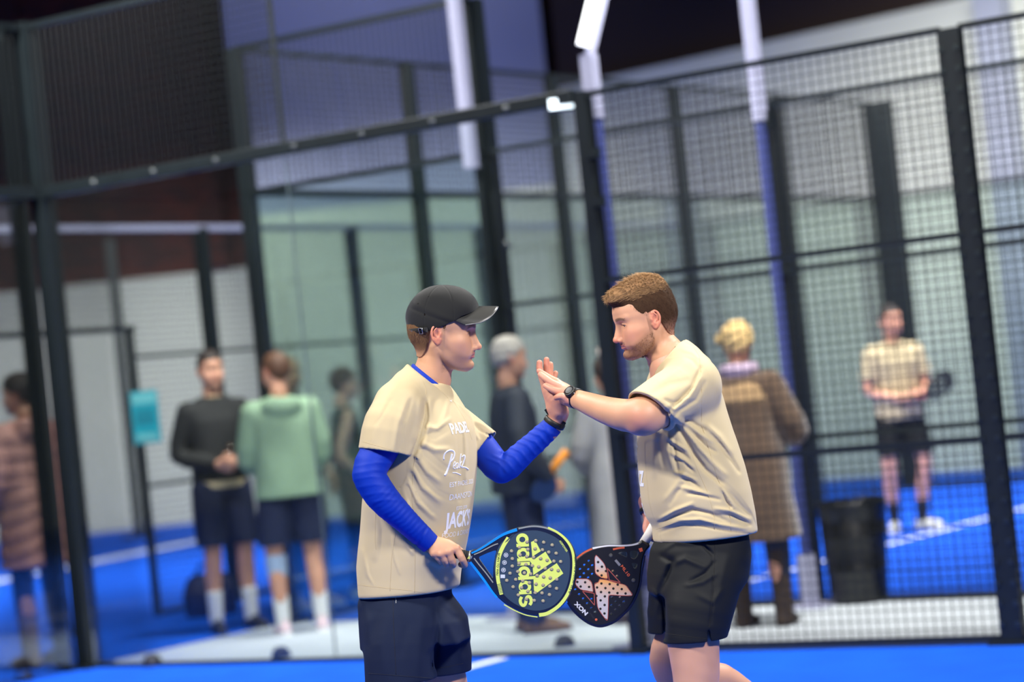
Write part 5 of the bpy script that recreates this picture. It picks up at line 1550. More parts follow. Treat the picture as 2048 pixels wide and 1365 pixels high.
# ---- hair
f = Field((-.14, -.11, -.12), (.13, .11, .17), .002)
f.ell((-0.012, 0, 0.038), (0.1010, 0.0785, 0.089), 0)
f.ell((-0.055, 0, 0.0), (0.0565, 0.0635, 0.064), 0.02)
f.cone((-0.022, 0, -.02), (-.026, 0, -.07), .0590, .056, .02)
f.ell((0.035, 0, 0.092), (0.066, 0.052, 0.030), .03); f.ell((0.074, 0, 0.086), (0.030, 0.045, 0.018), .02); f.ell((-.03, 0, .100), (.055, .055, .028), .03)
x, y, z = f.grid((slice(None),) * 3); zr = z.ravel()
ay = np.abs(y)
fx = np.interp(zr, [-.12, -.09, -.06, -.035, -.02, .0, .015, .030, .045, .058, .070, .08, .2], [-.075, -.068, -.052, -.040, -.034, .006, .018, .030, .042, .060, .095, .3, .3])[None, None, :]
fx = np.where(ay > .055, fx, np.where(z > .045, fx + (0.055 - ay) * .9, fx))
fr = x - fx
side = np.maximum(x - .016, -(x + .006)); side = np.maximum(side, -.040 - z)
m1 = smax((fr + 0 * y).astype(np.float32), (-.078 - z + 0 * x + 0 * y).astype(np.float32), .005)
f.D = smax(f.D, np.minimum(m1, (side + 0 * ay).astype(np.float32)), .004)
# cut round the ear
f.ell((-.012, -.076, -.004), (.020, .02, .028), .003, 'sub'); f.ell((-.012, .076, -.004), (.020, .02, .028), .003, 'sub')
wrinkle(f, .0010, 200, 200, 160, 2)
f.disp(lambda x, y, z: .0016 * np.sin(150 * y + 40 * np.sin(22 * x) + 25 * z) * sstep(.085, .11, z))
V, F = f.mesh()
tz = V[:, 2]; fade = np.minimum(sstep(-.080, -.01, tz), 1)[:, None]
dark = np.array((0.055, 0.029, 0.016)); mid = np.array((0.30, 0.17, 0.085)); sk = np.array((0.42, 0.22, .15))
C = dark * fade + sk * (1 - fade); up = sstep(.07, .11, tz)[:, None]; C = C * (1 - up) + mid * up
mesh_obj('hair', place(V, RHM), F, M_HAIRB, RM, True, C)
bvh_h = bvh_of(V, F)
hair_locks('hair_top', RM, RHM, bvh_h, 5200, .0009, lambda p: .016 + .05 * max(0, p.x), lambda p: float(sstep(.070, .090, p.z)), lambda p: (1, .30 * math.sin(p.y * 90 + p.x * 25) + .25, -.05), lambda p: .30 if p.x < .06 else .06, ((.12, .062, .028), (.56, .34, .155)), 4, .10)
hair_locks('hair_sides', RM, RHM, bvh_h, 10000, .0006, lambda p: .0075 + .06 * max(0, p.z - .03), lambda p: 1 if p.z < .095 and p.z > -.07 else 0, lambda p: (-.25, 0, -1), lambda p: .35, ((.050, .027, .014), (.12, .065, .032)), 5, .25, 3)
# beard stubble as very short hairs
bvh_h = bvh_of(*head_field(0.003, lids=0.5, jaw=1.06, neck_r=.06).mesh())
hair_locks('beard', RM, RHM, bvh_h, 11000, .00045, lambda p: .0050, bacc, lambda p: (.2, 0, -1), lambda p: .6, ((.13, .065, .035), (.24, .12, .06)), 6, .3, 2)
hair_locks('eyebrows', RM, RHM, bvh_h, 420, .0005, lambda p: .007, brow_acc, lambda p: (0, 1 if p.y > 0 else -1, .15), lambda p: .3, ((.10, .055, .03), (.13, .07, .04)), 8, .15, 3)

# ---- watch, wristband, shoes
watch(RM, J(1151, 797, -.038), J(1190, 812, -.11) - J(1150, 797, -.035), Vector((-.12, -.85, .42)), .0285, M_STRAP, .0185, .021)
MB().lathe([(.0275, -.008), (.0300, -.006), (.0300, .006), (.0275, .008), (.026, 0)], J(1298, 1021, .182), 24, (J(1303, 1040, .17) - J(1296, 1005, .19)).to_track_quat('Z', 'Y').to_matrix()).build('wristband', M_STRAP, RM, True)
sm_, so_ = mat('white_shoe', (215, 215, 215), .5), mat('shoe_sole', (235, 235, 235), .6)
shoe('shoe', RM, J(1424, 1680, -.12), (-1, -.1, 0), sm_, so_)
a_ = J(1578, 1455, .34)
sh2 = shoe('shoe', RM, (a_.x, a_.y, 0.1), (-1, .2, 0), sm_, so_)
for o_ in [sh2] + list(sh2.children):
    o_.data.transform(Matrix.Translation((a_.x, a_.y, a_.z + .02)) @ Matrix.Rotation(rad(-48), 4, 'Y') @ Matrix.Translation((-a_.x, -a_.y, -.10)))
# =================================================================== RACKETS
from mathutils.geometry import tessellate_polygon
def smooth_loop(pts, n=6):
    out = []; m = len(pts)
    for i in range(m):
        p0, p1, p2, p3 = [np.array(pts[(i + k) % m], float) for k in (-1, 0, 1, 2)]
        for s in range(n):
            t = s / n
            out.append(0.5 * (2 * p1 + (p2 - p0) * t + (2 * p0 - 5 * p1 + 4 * p2 - p3) * t * t + (3 * p1 - p0 - 3 * p2 + p3) * t ** 3))
    return out
def inset(loop, d):
    m = len(loop); A = sum(loop[i][0] * loop[(i + 1) % m][1] - loop[(i + 1) % m][0] * loop[i][1] for i in range(m)); sg = 1 if A > 0 else -1
    out = []
    for i in range(m):
        t = loop[(i + 1) % m] - loop[i - 1]; t = t / (np.linalg.norm(t) + 1e-9)
        out.append(loop[i] + sg * d * np.array((-t[1], t[0])))
    return out
class Flat:
    """drawing on a vertical slab: photo pixels give x,z; y is the slab's front"""
    def __init__(s, Y): s.Y = Y; s.px = F_PX / Y
    def w(s, p, off=0.0):
        q = at(p[0], p[1], s.Y); return Vector((q.x, s.Y + off, q.z))
def slab(name, fl, loop, holes, t, parent, m, edge=0.006, front=0.0):
    px = fl.px
    L = [np.array(p, float) for p in loop]
    prof = [(edge, 0.0), (edge * .35, edge * .3), (0.0, edge), (0.0, t - edge), (edge * .35, t - edge * .3), (edge, t)]
    V = []; F = []; n = len(L)
    for ins, off in prof:
        for p in inset(L, ins * px): V.append(fl.w(p, front + off))
    for i in range(len(prof) - 1):
        for k in range(n): F.append((i * n + k, i * n + (k + 1) % n, (i + 1) * n + (k + 1) % n, (i + 1) * n + k))
    for side in (0, 1):
        off = front + (t if side else 0.0); outer = inset(L, edge * px)
        polys = [[Vector((p[0], p[1], 0)) for p in outer]] + [[Vector((p[0], p[1], 0)) for p in h] for h in holes]
        b = len(V); flat = [p for pl in polys for p in pl]
        V += [fl.w((p.x, p.y), off) for p in flat]
        F += [tuple(b + i for i in tr) for tr in tessellate_polygon(polys)]
        if side == 0: hb = b + n
    # hole walls
    k0 = hb
    for h in holes:
        m_ = len(h); b2 = k0 + (len(V) - hb - 0) * 0
        base_f = k0; base_b = None
        V2 = [fl.w(p, front) for p in h] + [fl.w(p, front + t) for p in h]; b3 = len(V); V += V2
        F += [(b3 + i, b3 + (i + 1) % m_, b3 + m_ + (i + 1) % m_, b3 + m_ + i) for i in range(m_)]
        k0 += m_
    o = mesh_obj(name, V, F, m, parent, False)
    bm = bmesh.new(); bm.from_mesh(o.data); bmesh.ops.remove_doubles(bm, verts=bm.verts, dist=1e-5); bmesh.ops.recalc_face_normals(bm, faces=bm.faces); bm.to_mesh(o.data); bm.free()
    return o
def ribbon(name, fl, pts, wpx, off, parent, m, th=.0006):
    P = smooth_line(pts); V = []; F = []; w = wpx if hasattr(wpx, '__len__') else (wpx, wpx)
    for i, p in enumerate(P):
        t = P[min(i + 1, len(P) - 1)] - P[max(i - 1, 0)]; t = t / (np.linalg.norm(t) + 1e-9); nn = np.array((-t[1], t[0]))
        ww = w[0] + (w[1] - w[0]) * i / (len(P) - 1)
        for s, o_ in ((-1, off), (1, off), (1, off + th), (-1, off + th)): V.append(fl.w(p + nn * s * ww / 2, o_))
    for i in range(len(P) - 1):
        for k in range(4): F.append((i * 4 + k, i * 4 + (k + 1) % 4, i * 4 + 4 + (k + 1) % 4, i * 4 + 4 + k))
    return mesh_obj(name, V, F, m, parent, False)
def poly(name, fl, pts, off, parent, m, cols=None, th=.0004):
    tr = tessellate_polygon([[Vector((p[0], p[1], 0)) for p in pts]]); n = len(pts)
    V = [fl.w(p, off) for p in pts] + [fl.w(p, off + th) for p in pts]
    F = [tuple(t) for t in tr] + [(i, (i + 1) % n, n + (i + 1) % n, n + i) for i in range(n)]
    return mesh_obj(name, V, F, m, parent, False, None if cols is None else np.array(list(cols) * 2))
def flat_text(name, fl, txt, c, right, hgt, off, parent, m, bold=0.0, xs=1.0, length=None, arc=None, shear=0.0):
    """lettering in pixel space: c centre, right direction, hgt cap height in px"""
    V, F = text_mesh(txt, 1.0, bold=bold, shear=shear)
    xs0 = [v.x for v in V]; ys0 = [v.y for v in V]; w = max(xs0) - min(xs0); h = max(ys0) - min(ys0)
    r = np.array(right, float); r /= np.linalg.norm(r); u = np.array((r[1], -r[0]))
    sy = hgt / h; sx = (length / w) if length else sy * xs
    mx = (max(xs0) + min(xs0)) / 2; my = (max(ys0) + min(ys0)) / 2
    W = [fl.w(np.array(c) + r * (v.x - mx) * sx + u * (v.y - my) * sy, off) for v in V]
    return mesh_obj(name, W, F, m, parent, False)
def discs(name, fl, pts, r, off, parent, m, dome=.0012):
    mb = MB()
    for p in pts:
        c = fl.w(p, off); mb.lathe([(r, 0.0), (r * .93, dome * .6), (r * .5, dome), (0.0, dome)], c, 14, Matrix.Rotation(PI / 2, 3, 'X'))
    return mb.build(name, m, parent, True)

# ---------- racket held by the man in the cap
A1 = Flat(D - .172)
R1 = empty('padel_racket', A1.w((1060, 1143)))
tag(R1, 'navy and lime padel racket in the hand of the man in the black cap', 'racket', 'padel rackets')
m_nav = mat('racket_navy', (52, 70, 88), .38, coat=.3); m_lime = mat('racket_lime', (216, 230, 110), .4); m_fr = mat('racket_frame', (26, 34, 60), .22, coat=.6)
m_sky = mat('racket_sky_blue', (20, 140, 235), .3, coat=.4); m_sil = mat('racket_silver', (165, 170, 165), .3, .3); m_bei = mat('racket_hole_beige', (150, 142, 118), .6); m_prt = mat('racket_white_print', (205, 212, 220), .5)
m_drk = mat('racket_dark_print', (40, 52, 50), .5)
out1 = [(941, 1104), (957, 1098), (975, 1087), (991, 1077), (1015, 1064), (1035, 1057), (1064, 1052), (1089, 1054), (1113, 1063), (1135, 1079), (1148, 1098), (1153, 1122), (1151, 1157), (1142, 1188), (1123, 1215), (1098, 1230), (1074, 1234), (1047, 1229), (1015, 1212), (991, 1191), (971, 1166), (952, 1143), (939, 1126)]
thr1 = smooth_loop([(958, 1117), (966, 1111), (980, 1105), (992, 1102), (990, 1115), (987, 1135), (986, 1157), (980, 1150), (968, 1133)], 4)
fr = slab('frame', A1, smooth_loop(out1), [thr1], .036, R1, m_fr, edge=.006)
face = [(1000, 1090), (1020, 1074), (1045, 1064), (1075, 1062), (1105, 1072), (1126, 1088), (1138, 1108), (1140, 1135), (1136, 1165), (1125, 1192), (1105, 1213), (1078, 1222), (1050, 1218), (1020, 1202), (1000, 1178), (990, 1150), (990, 1118)]
fc = poly('face_plate', A1, smooth_loop(face), -.0006, R1, m_nav, th=.0007)
ribbon('silver_stripe', A1, [(948, 1110), (962, 1104), (985, 1092), (996, 1088)], 2.2, -.0010, fr, m_sil)
ribbon('silver_stripe', A1, [(948, 1117), (958, 1130), (972, 1147), (986, 1166)], 2.2, -.0010, fr, m_sil)
ribbon('silver_stripe', A1, [(1037, 1058), (1064, 1053.5), (1089, 1056), (1112, 1065)], 3.0, -.0004, fr, m_sil)
ribbon('blue_stripe', A1, [(943, 1107), (960, 1099), (985, 1083), (1008, 1069), (1034, 1060)], (3, 6), -.0008, fr, m_sky)
ribbon('blue_stripe', A1, [(940, 1125), (952, 1140), (968, 1161), (984, 1184), (994, 1196)], (5, 4), -.0008, fr, m_sky)
ribbon('lime_stripe', A1, [(1008, 1210), (1030, 1222), (1052, 1231), (1075, 1235)], 2.0, .0006, fr, m_lime)
ribbon('lime_bumper', A1, [(1096, 1056), (1114, 1065), (1131, 1079), (1143, 1098), (1147.5, 1122), (1145.5, 1155), (1136.5, 1186), (1119, 1211), (1096, 1227), (1078, 1231)], (4, 7.5), -.0010, fr, m_lime)
ribbon('lime_band', A1, [(1017, 1076), (1006, 1094), (998, 1114), (995, 1138), (996, 1160), (1000, 1178), (1003, 1190)], (8, 7), -.0012, fc, m_lime)
for k in range(7):
    ribbon('band_slash', A1, [(1010 + k * 2.0, 1082 - k * 2.2 + 3), (1016 + k * 2.0, 1079 - k * 2.2 + 3)], .9, -.0016, fc, m_nav)
    ribbon('band_slash', A1, [(994 + k * 0.9, 1170 + k * 2.8), (1003 + k * 0.9, 1168 + k * 2.8)], .9, -.0016, fc, m_nav)
flat_text('printed_word', A1, 'BORN TO WIN', (996, 1129), (-.08, 1), 4.6, -.0018, fc, m_drk, length=44)
def lp(u, v):
    r_ = np.array((.055, 1.0)) / math.hypot(.055, 1); up_ = np.array((r_[1], -r_[0])); return np.array((1031.5, 1068.0)) + r_ * u + up_ * v
def glyph(outer, holes=()):
    pl = [[Vector((*lp(*p), 0)) for p in outer]] + [[Vector((*lp(*p), 0)) for p in h] for h in holes]
    flat_ = [p for q in pl for p in q]
    mesh_obj('printed_letter', [A1.w((p.x, p.y), -.0013) for p in flat_], [tuple(t) for t in tessellate_polygon(pl)], m_lime, fc, False)
def bowl(u, asc):
    o_ = [(u + 12 + 12 * math.cos(t), 12.5 + 12.5 * math.sin(t)) for t in np.linspace(math.radians(42), math.radians(318), 20)]
    return o_ + [(u + 20.5, 0), (u + 27, 0), (u + 27, asc), (u + 20.5, asc)] , [(u + 12.5 + 5.6 * math.cos(t), 12.5 + 6 * math.sin(t)) for t in np.linspace(0, 2 * PI, 17)[:-1]]
for u_, asc_ in ((0, 25), (29, 35), (66, 35), (95, 25)):
    o_, h_ = bowl(u_, asc_); glyph(o_, [h_])
glyph([(57.5, 0), (64.5, 0), (64.5, 25), (57.5, 25)]); glyph([(57.5, 28), (64.5, 28), (64.5, 35), (57.5, 35)])
sp_ = smooth_line([(144, 20), (138, 23.5), (130, 22.5), (127, 18), (131, 14), (140, 12), (144.5, 8), (141, 3), (133, 1.8), (126, 5.5)], 5)
ribbon('printed_letter', A1, [lp(*p) for p in sp_[::4]], 6.2, -.0013, fc, m_lime)
for pg in ([(1062, 1085), (1070, 1081), (1081.5, 1103), (1064.6, 1114)], [(1059, 1122), (1066, 1121), (1091, 1104), (1104, 1125.5), (1066.6, 1151), (1065, 1130)], [(1113.5, 1127), (1126.6, 1147.7), (1074.6, 1186), (1068, 1182), (1067, 1159)]):
    poly('printed_bar', A1, pg, -.0012, fc, m_lime)
flat_text('printed_word', A1, 'ADIPOWER', (1127, 1093), (.55, .83), 4.0, -.0012, fc, m_lime, length=27, bold=.02)
for k, (tx, cx_, cy_, dx_, dy_) in enumerate((('ADI', 1141, 1180, .35, -.94), ('POW', 1148, 1157, .15, -1), ('ER', 1150.5, 1138, .03, -1), ('LITE', 1151, 1122, -.05, -1))):
    flat_text('printed_word', A1, tx, (cx_, cy_), (dx_, dy_), 4.0, -.0018, fr, m_drk, length=(18, 19, 12, 16)[k])
for c_ in ((1012, 1111), (1009, 1126), (1007, 1141)):
    ring = []
    mb = MB(); mb.tube([A1.w((c_[0] + 4 * math.cos(t), c_[1] + 4 * math.sin(t)), -.0012) for t in np.linspace(0, 2 * PI, 13)], .0010, 5).tube([A1.w((c_[0] + 1.6 * math.cos(t), c_[1] + 1.6 * math.sin(t)), -.0012) for t in np.linspace(0, 2 * PI, 9)], .0012, 5)
    mb.build('printed_icon', m_prt, fc)
poly('printed_icon', A1, [(1001, 1150), (1010, 1150), (1010, 1157), (1001, 1157)], -.0012, fc, m_prt)
d1 = [(612,290),(725,275),(828,297),(938,332),(410,410),(512,362),(622,388),(716,378),(812,395),(893,425),(990,440),(420,510),(522,460),(608,480),(697,490),(788,505),(873,527),(960,543),(1048,548),(420,607),(507,570),(597,583),(680,600),(763,612),(848,635),(930,645),(1017,660),(390,700),(492,677),(577,695),(660,708),(743,728),(828,743),(913,757),(998,778),(348,793),(465,780),(555,797),(643,822),(728,838),(820,850),(908,870),(995,898),(430,877),(540,885),(622,932),(718,952),(806,957),(903,978),(498,982),(605,1033),(704,1053),(820,1060)]
discs('hole_pattern', A1, [(960 + x / 6.5, 1040 + y / 6.5) for x, y in d1], .0054, -.0008, fc, m_bei, .0022)
# grip
ga = [A1.w((862, 1099), .018), A1.w((905, 1107), .018), A1.w((938, 1114), .018)]
MB().tube(ga, [.0155, .0145, .0150], 16).build('grip', mat('grip_black', (24, 24, 24), .7, bump=.4, bscale=300), R1, True)
mb = MB()
for k in range(7):
    c_ = A1.w((912 + k * 4, 1108.5 + k * .95), .018); ax = (ga[2] - ga[1]).normalized(); u_ = ax.orthogonal().normalized(); v_ = ax.cross(u_)
    mb.tube([c_ + ax * (.002 * math.sin(t)) + (u_ * math.cos(t) + v_ * math.sin(t)) * .0152 for t in np.linspace(0, 2 * PI, 17)], .0008, 5)
mb.build('grip_wrap', mat('grip_edge', (60, 62, 58), .5), R1, True)
MB().tube([A1.w((936, 1113.5), .018), A1.w((944, 1115.5), .018)], [.0165, .019], 16).build('throat_collar', m_sil, R1, True)
poly('collar_mark', A1, [(934, 1118), (939, 1112), (940, 1119)], -.002, R1, m_lime)

# ---------- racket held low by the bearded man
A2 = Flat(D + .105)
R2 = empty('padel_racket', A2.w((1215, 1170)))
tag(R2, 'black padel racket with an orange and grey X, hanging from the bearded man\'s far hand', 'racket', 'padel rackets')
m_b2 = mat('racket_black', (24, 24, 27), .4, coat=.2, bump=.1, bscale=700); m_b3 = mat('racket_rim', (22, 24, 52), .25, coat=.5)
m_red = mat('racket_red_line', (176, 88, 76), .5); m_or = mat('racket_orange', (214, 100, 66), .4); m_wh = mat('racket_white', (228, 228, 228), .35)
out2 = [(1153, 1117), (1168, 1105), (1188, 1096), (1216, 1091), (1244, 1091), (1264, 1089.5), (1277, 1086), (1285, 1081), (1300, 1092), (1292, 1105), (1286, 1125), (1283, 1149), (1280, 1171), (1273, 1192), (1261, 1214), (1245, 1231), (1228, 1245), (1210, 1252.5), (1196, 1254), (1179, 1248.5), (1162, 1237), (1147, 1222), (1135, 1205), (1128, 1182), (1129, 1158), (1138, 1134)]
hl = [smooth_loop(h, 3) for h in ([(1236, 1107), (1246, 1104), (1253, 1105), (1254, 1115), (1247, 1113)], [(1261, 1103), (1274, 1103), (1277, 1109), (1270, 1119), (1261, 1115)], [(1263, 1127), (1275, 1129), (1270, 1139)])]
blue = [(310,410),(252,462),(197,517),(305,520),(247,572),(197,620),(303,627),(185,843),(237,900),(288,962),(135,782),(343,1020),(393,1075),(355,468),(353,580),(610,880),(715,880),(660,937),(765,940),(605,985),(710,988),(655,1042),(603,1095),(675,605),(622,540),(345,905)]
def circ(c, r, n=10): return [np.array((c[0] + r * math.cos(2 * PI * k / n), c[1] + r * math.sin(2 * PI * k / n))) for k in range(n)]
hc = [circ((1130 + x / 6.5, 1060 + y / 6.5), 2.7) for x, y in blue]
f2 = slab('frame', A2, smooth_loop(out2), hl + hc, .036, R2, m_b2, edge=.006)
rim = [p for p in smooth_loop(out2)][6 * 9:] + []
ribbon('rim_band', A2, [(1290, 1112), (1284, 1149), (1281, 1171), (1274, 1192), (1262, 1214), (1246, 1231), (1229, 1245), (1210, 1252.5), (1196, 1253.5), (1179, 1248), (1162, 1236.5), (1147, 1222), (1136, 1206)], (3.0, 5.5), .0016, f2, m_b3)
ribbon('white_stripe', A2, [(1185, 1097.5), (1216, 1092.5), (1244, 1092.5), (1264, 1091), (1277, 1087.5)], (3.5, 3.5), .0008, f2, m_wh)
ribbon('orange_stripe', A2, [(1154, 1117), (1168, 1106), (1184, 1098.5)], (3, 3.5), .0008, f2, m_or)
ribbon('orange_stripe', A2, [(1226, 1099.5), (1238, 1097), (1249, 1096)], 3.5, -.0006, f2, m_or)
poly('orange_mark', A2, [(1277, 1098), (1284, 1096), (1286, 1103), (1280, 1105)], -.0006, f2, m_or)
def q2(p): return (1130 + p[0] / 6.5, 1060 + p[1] / 6.5)
m_x = mat('racket_x_print', (210, 200, 190), .4, attr=True)
def xcol(p):
    x_, y_ = p; g = math.exp(-((x_ - 560) / 230) ** 2 - ((y_ - 690) / 130) ** 2) + .8 * math.exp(-((x_ - 480) / 90) ** 2 - ((y_ - 600) / 80) ** 2)
    g = min(1, g + .8 * math.exp(-((x_ - 750) / 120) ** 2 - ((y_ - 790) / 80) ** 2)); b_ = np.array(srgb((.76, .74, .74))); o_ = np.array(srgb((.93, .66, .36)))
    return b_ * (1 - g) + o_ * g
for pg in ([(405, 332), (440, 365), (505, 440), (535, 520), (550, 632), (500, 628), (465, 618), (398, 565), (390, 450), (388, 370)], [(150, 640), (220, 640), (295, 645), (345, 690), (362, 805), (290, 795), (200, 775), (140, 710)],
           [(450, 645), (540, 655), (660, 690), (780, 722), (830, 780), (872, 852), (760, 858), (600, 850), (568, 862), (562, 1000), (552, 1168), (515, 1148), (430, 1020), (410, 880), (385, 715), (430, 685)]):
    poly('x_print', A2, [q2(p) for p in pg], -.0010, f2, m_x, [tuple(xcol(p)) for p in pg])
    ribbon('x_outline', A2, [q2(p) for p in pg + [pg[0]]], 1.1, -.0013, f2, m_red)
for pg in ([(548, 500), (720, 690), (575, 655), (548, 500)], [(225, 800), (385, 985), (380, 830), (225, 800)]):
    for a_, b_ in zip(pg[:-1], pg[1:]): ribbon('red_line', A2, [q2(a_), q2(b_)], 1.5, -.0012, f2, m_red)
bl2 = [(430,422),(480,482),(425,535),(532,538),(475,595),(160,680),(262,685),(203,740),(313,745),(473,700),(580,708),(685,715),(417,752),(525,760),(628,766),(737,773),(468,812),(575,818),(682,825),(787,830),(407,862),(518,868),(463,920),(515,980),(460,1030),(513,1090)]
discs('hole_pattern', A2, [q2(p) for p in bl2], .0038, -.0012, f2, mat('hole_black', (10, 10, 12), .8), .0003)
flat_text('printed_word', A2, 'NOX', q2((208, 1025)), (-.70, -.71), 9, -.0010, f2, m_wh, bold=.04, length=33)
flat_text('printed_word', A2, 'ML10', q2((785, 535)), (.58, .81), 6, -.0010, f2, m_or, length=26, bold=.02)
ribbon('grey_mark', A2, [q2((655, 395)), q2((715, 465))], 5, -.0010, f2, mat('racket_grey', (130, 130, 134), .5))
for c_ in ((595, 335), (890, 660)): discs('grey_mark', A2, [q2(c_)], .0060, -.0008, f2, mat('racket_dim', (70, 70, 72), .5), .0004)
discs('orange_mark', A2, [q2((405, 1172))], .0040, -.0008, f2, m_or, .0004)
flat_text('printed_word', A2, 'ATTACK', q2((350, 1120)), (.62, .78), 3, -.0010, f2, mat('racket_dim', (70, 70, 72), .5), length=14)
ga = [A2.w((1314, 1044), .018), A2.w((1300, 1069), .018), A2.w((1288, 1088), .018)]
MB().tube(ga, [.0160, .0150, .0150], 16).build('grip', mat('grip_white', (226, 222, 214), .7, bump=.3, bscale=300), R2, True)
MB().lathe([(.0, -.006), (.012, -.005), (.0185, 0), (.0185, .008), (.016, .012), (0, .012)], A2.w((1315, 1042), .012), 18, (ga[1] - ga[0]).to_track_quat('Z', 'Y').to_matrix()).build('butt_cap', m_wh, R2, True)
# =================================================================== SPECTATORS AND FAR PLAYER
def bg_person(label, pos, yaw, h, sp):
    S = h / 1.80
    root = empty('person', (pos.x, pos.y, 0)); tag(root, label, 'person', 'people behind the court fences')
    M = Matrix.Translation((pos.x, pos.y, 0)) @ Matrix.Rotation(yaw, 4, 'Z') @ Matrix.Scale(S, 4)
    res = sp.get('res', .009)
    V3 = Vector
    sh = {1: V3((0, .175, 1.425)), -1: V3((0, -.175, 1.425))}
    arms = sp.get('arms', {})
    dflt = {s: (V3((-.03, s * .25, 1.17)), V3((.07, s * .25, .93))) for s in (1, -1)}
    A = {s: tuple(V3(p) for p in arms.get(s, dflt[s])) for s in (1, -1)}
    legs = sp.get('legs', {})
    Lg = {s: tuple(V3(p) for p in legs.get(s, ((.02, s * .11, .50), (-.01, s * .12, .09)))) for s in (1, -1)}
    toes = sp.get('toes', {1: .15, -1: -.15})
    hip = {s: V3((0, s * .09, .92)) for s in (1, -1)}
    fat = sp.get('fat', 1.0)
    f = Field((-.45, -.48, 0), (.62, .48, 1.62), res)
    f.cone((0, 0, .98), (0, 0, 1.2), .115, .11, .05); f.cone((0, 0, 1.2), (0, 0, 1.38), .11, .10, .05); f.cone((0, -.13, 1.42), (0, .13, 1.42), .065, .065, .05); f.cone((-.01, 0, 1.42), (-.02, 0, 1.56), .056, .054, .02)
    for s in (1, -1):
        e, w = A[s]; k, a = Lg[s]
        f.chain([(sh[s] + V3((0, -s * .01, -.01)), .052), (e, .040), (w, .027)], .02)
        f.chain([(hip[s], .088), (k + V3((0, 0, .08)), .062), (k, .056), (k.lerp(a, .35) + V3((-.018, 0, 0)), .055), (a, .036), (a - V3((0, 0, .05)), .04)], .025)
        d = (w - e).normalized(); hd = sp.get('hands', {}).get(s)
        pal = V3((0, -s, 0)) if hd is None else V3(hd)
        sd = d.cross(pal) * (1 if s < 0 else -1)
        hand_field(f, w, d, pal, sd, curls=sp.get('curl', (.5, .5, .5, .5)), thumb=(.4, .3), s=1.0)
    Vb, Fb = f.mesh(); sk = sp.get('skin', (0.58, 0.30, 0.20)); parts = [(Vb, Fb)]; cols = [np.tile(np.array(sk), (len(Vb), 1))]
    hy_, hp_ = sp.get('head', (0, 0.05)); hpos = V3(sp.get('hpos', (.02, 0, 1.685)))
    HM = Matrix.Translation(hpos) @ Matrix.Rotation(hy_, 4, 'Z') @ Matrix.Rotation(hp_, 4, 'Y')
    nb_ = HM.inverted() @ V3((-.01, 0, 1.48))
    hf = head_field(.0035, neck=tuple(nb_), lids=.3, neck_r=.054 if not sp.get('female') else .046)
    Vh, Fh = hf.mesh(); parts.append((place(Vh, HM), Fh)); cols.append(head_colors(Vh, sp.get('beard', .1), skin=sk))
    V, F = join(parts); mesh_obj('body', place(V, M), F, M_SKIN, root, True, np.concatenate(cols))
    def part(name, fld, m, par=None):
        V, F = fld.mesh()
        if len(V): return mesh_obj(name, place(V, M), F, m, par or root)
    # trousers / shorts
    b = sp.get('bottom')
    if b:
        f = Field((-.45, -.35, 0), (.45, .35, 1.08), res)
        f.loft([(.88, 0, 0, .125 * fat, .175 * fat), (1.0, 0, 0, .115 * fat, .160 * fat), (1.05, 0, 0, .11 * fat, .155 * fat)], 0, .02, caps=.01)
        for s in (1, -1):
            k, a = Lg[s]; wd = b.get('w', .088)
            f.chain([(hip[s], .112), (hip[s].lerp(k, .6), wd + .012), (k, wd), (k.lerp(a, .5), wd * .85), (a + V3((0, 0, .0)), wd * .75)], .02)
        zc = b['z']; f.plane_cut((0, 0, zc), (0, 0, -1), .004)
        wrinkle(f, .003, 25, 25, 18, 1); part(b.get('name', 'trousers'), f, b['m'])
    # top / coat
    t = sp.get('top')
    if t:
        z0 = t['z']; pd = t.get('pad', .018); fl = t.get('flare', 0.0)
        f = Field((-.46, -.50, z0 - .03), (.60, .50, 1.60), res)
        f.loft([(z0 - .02, 0, 0, .115 * fat + pd + fl, .165 * fat + pd + fl), (1.02 if z0 < .95 else z0 + .03, 0, 0, .118 * fat + pd + fl * .4, .160 * fat + pd + fl * .4), (1.2, 0, 0, .112 * fat + pd, .158 * fat + pd), (1.35, 0, 0, .108 + pd, .170 + pd), (1.44, -.01, 0, .080 + pd, .140 + pd), (1.49, -.015, 0, .055 + pd, .08 + pd)], 0, .02, caps=.012)
        f.chain([((0, -.15, 1.415), .056 + pd * .5), ((0, 0, 1.45), .064 + pd * .5), ((0, .15, 1.415), .056 + pd * .5)], .05)
        for s in (1, -1):
            e, w = A[s]; r = t.get('arm', .062)
            if t.get('sleeve', 'long') == 'long':
                g = Field(f.lo, f.lo + (f.n - 1) * f.res, f.res); g.x, g.y, g.z, g.n = f.x, f.y, f.z, f.n; g.D = np.full_like(f.D, .25)
                g.chain([(sh[s], r + .012), (e, r), (w, r * .72)], .03); g.plane_cut(w, (w - e), .004); f.D = smin(f.D, g.D, .02)
            elif t['sleeve'] == 'short':
                g = Field(f.lo, f.lo + (f.n - 1) * f.res, f.res); g.x, g.y, g.z, g.n = f.x, f.y, f.z, f.n; g.D = np.full_like(f.D, .25)
                g.chain([(sh[s], r + .015), (sh[s].lerp(e, .8), r + .012)], .03); g.plane_cut(sh[s].lerp(e, .75), (e - sh[s]), .004); f.D = smin(f.D, g.D, .02)
        if t.get('hood'):
            f.ell((-.10, 0, 1.46), (.075, .13, .085), .02)
            f.ell((-.09, 0, 1.52), (.05, .075, .05), .01, 'sub')
        if t.get('quilt'):
            f.disp(lambda x, y, z: .011 * np.abs(np.sin((z + .35 * np.abs(y) * (z < 1.15)) * PI / .105)) ** .6 + 0 * x - .006)
        wrinkle(f, t.get('wr', .003), 26, 26, 16, 3)
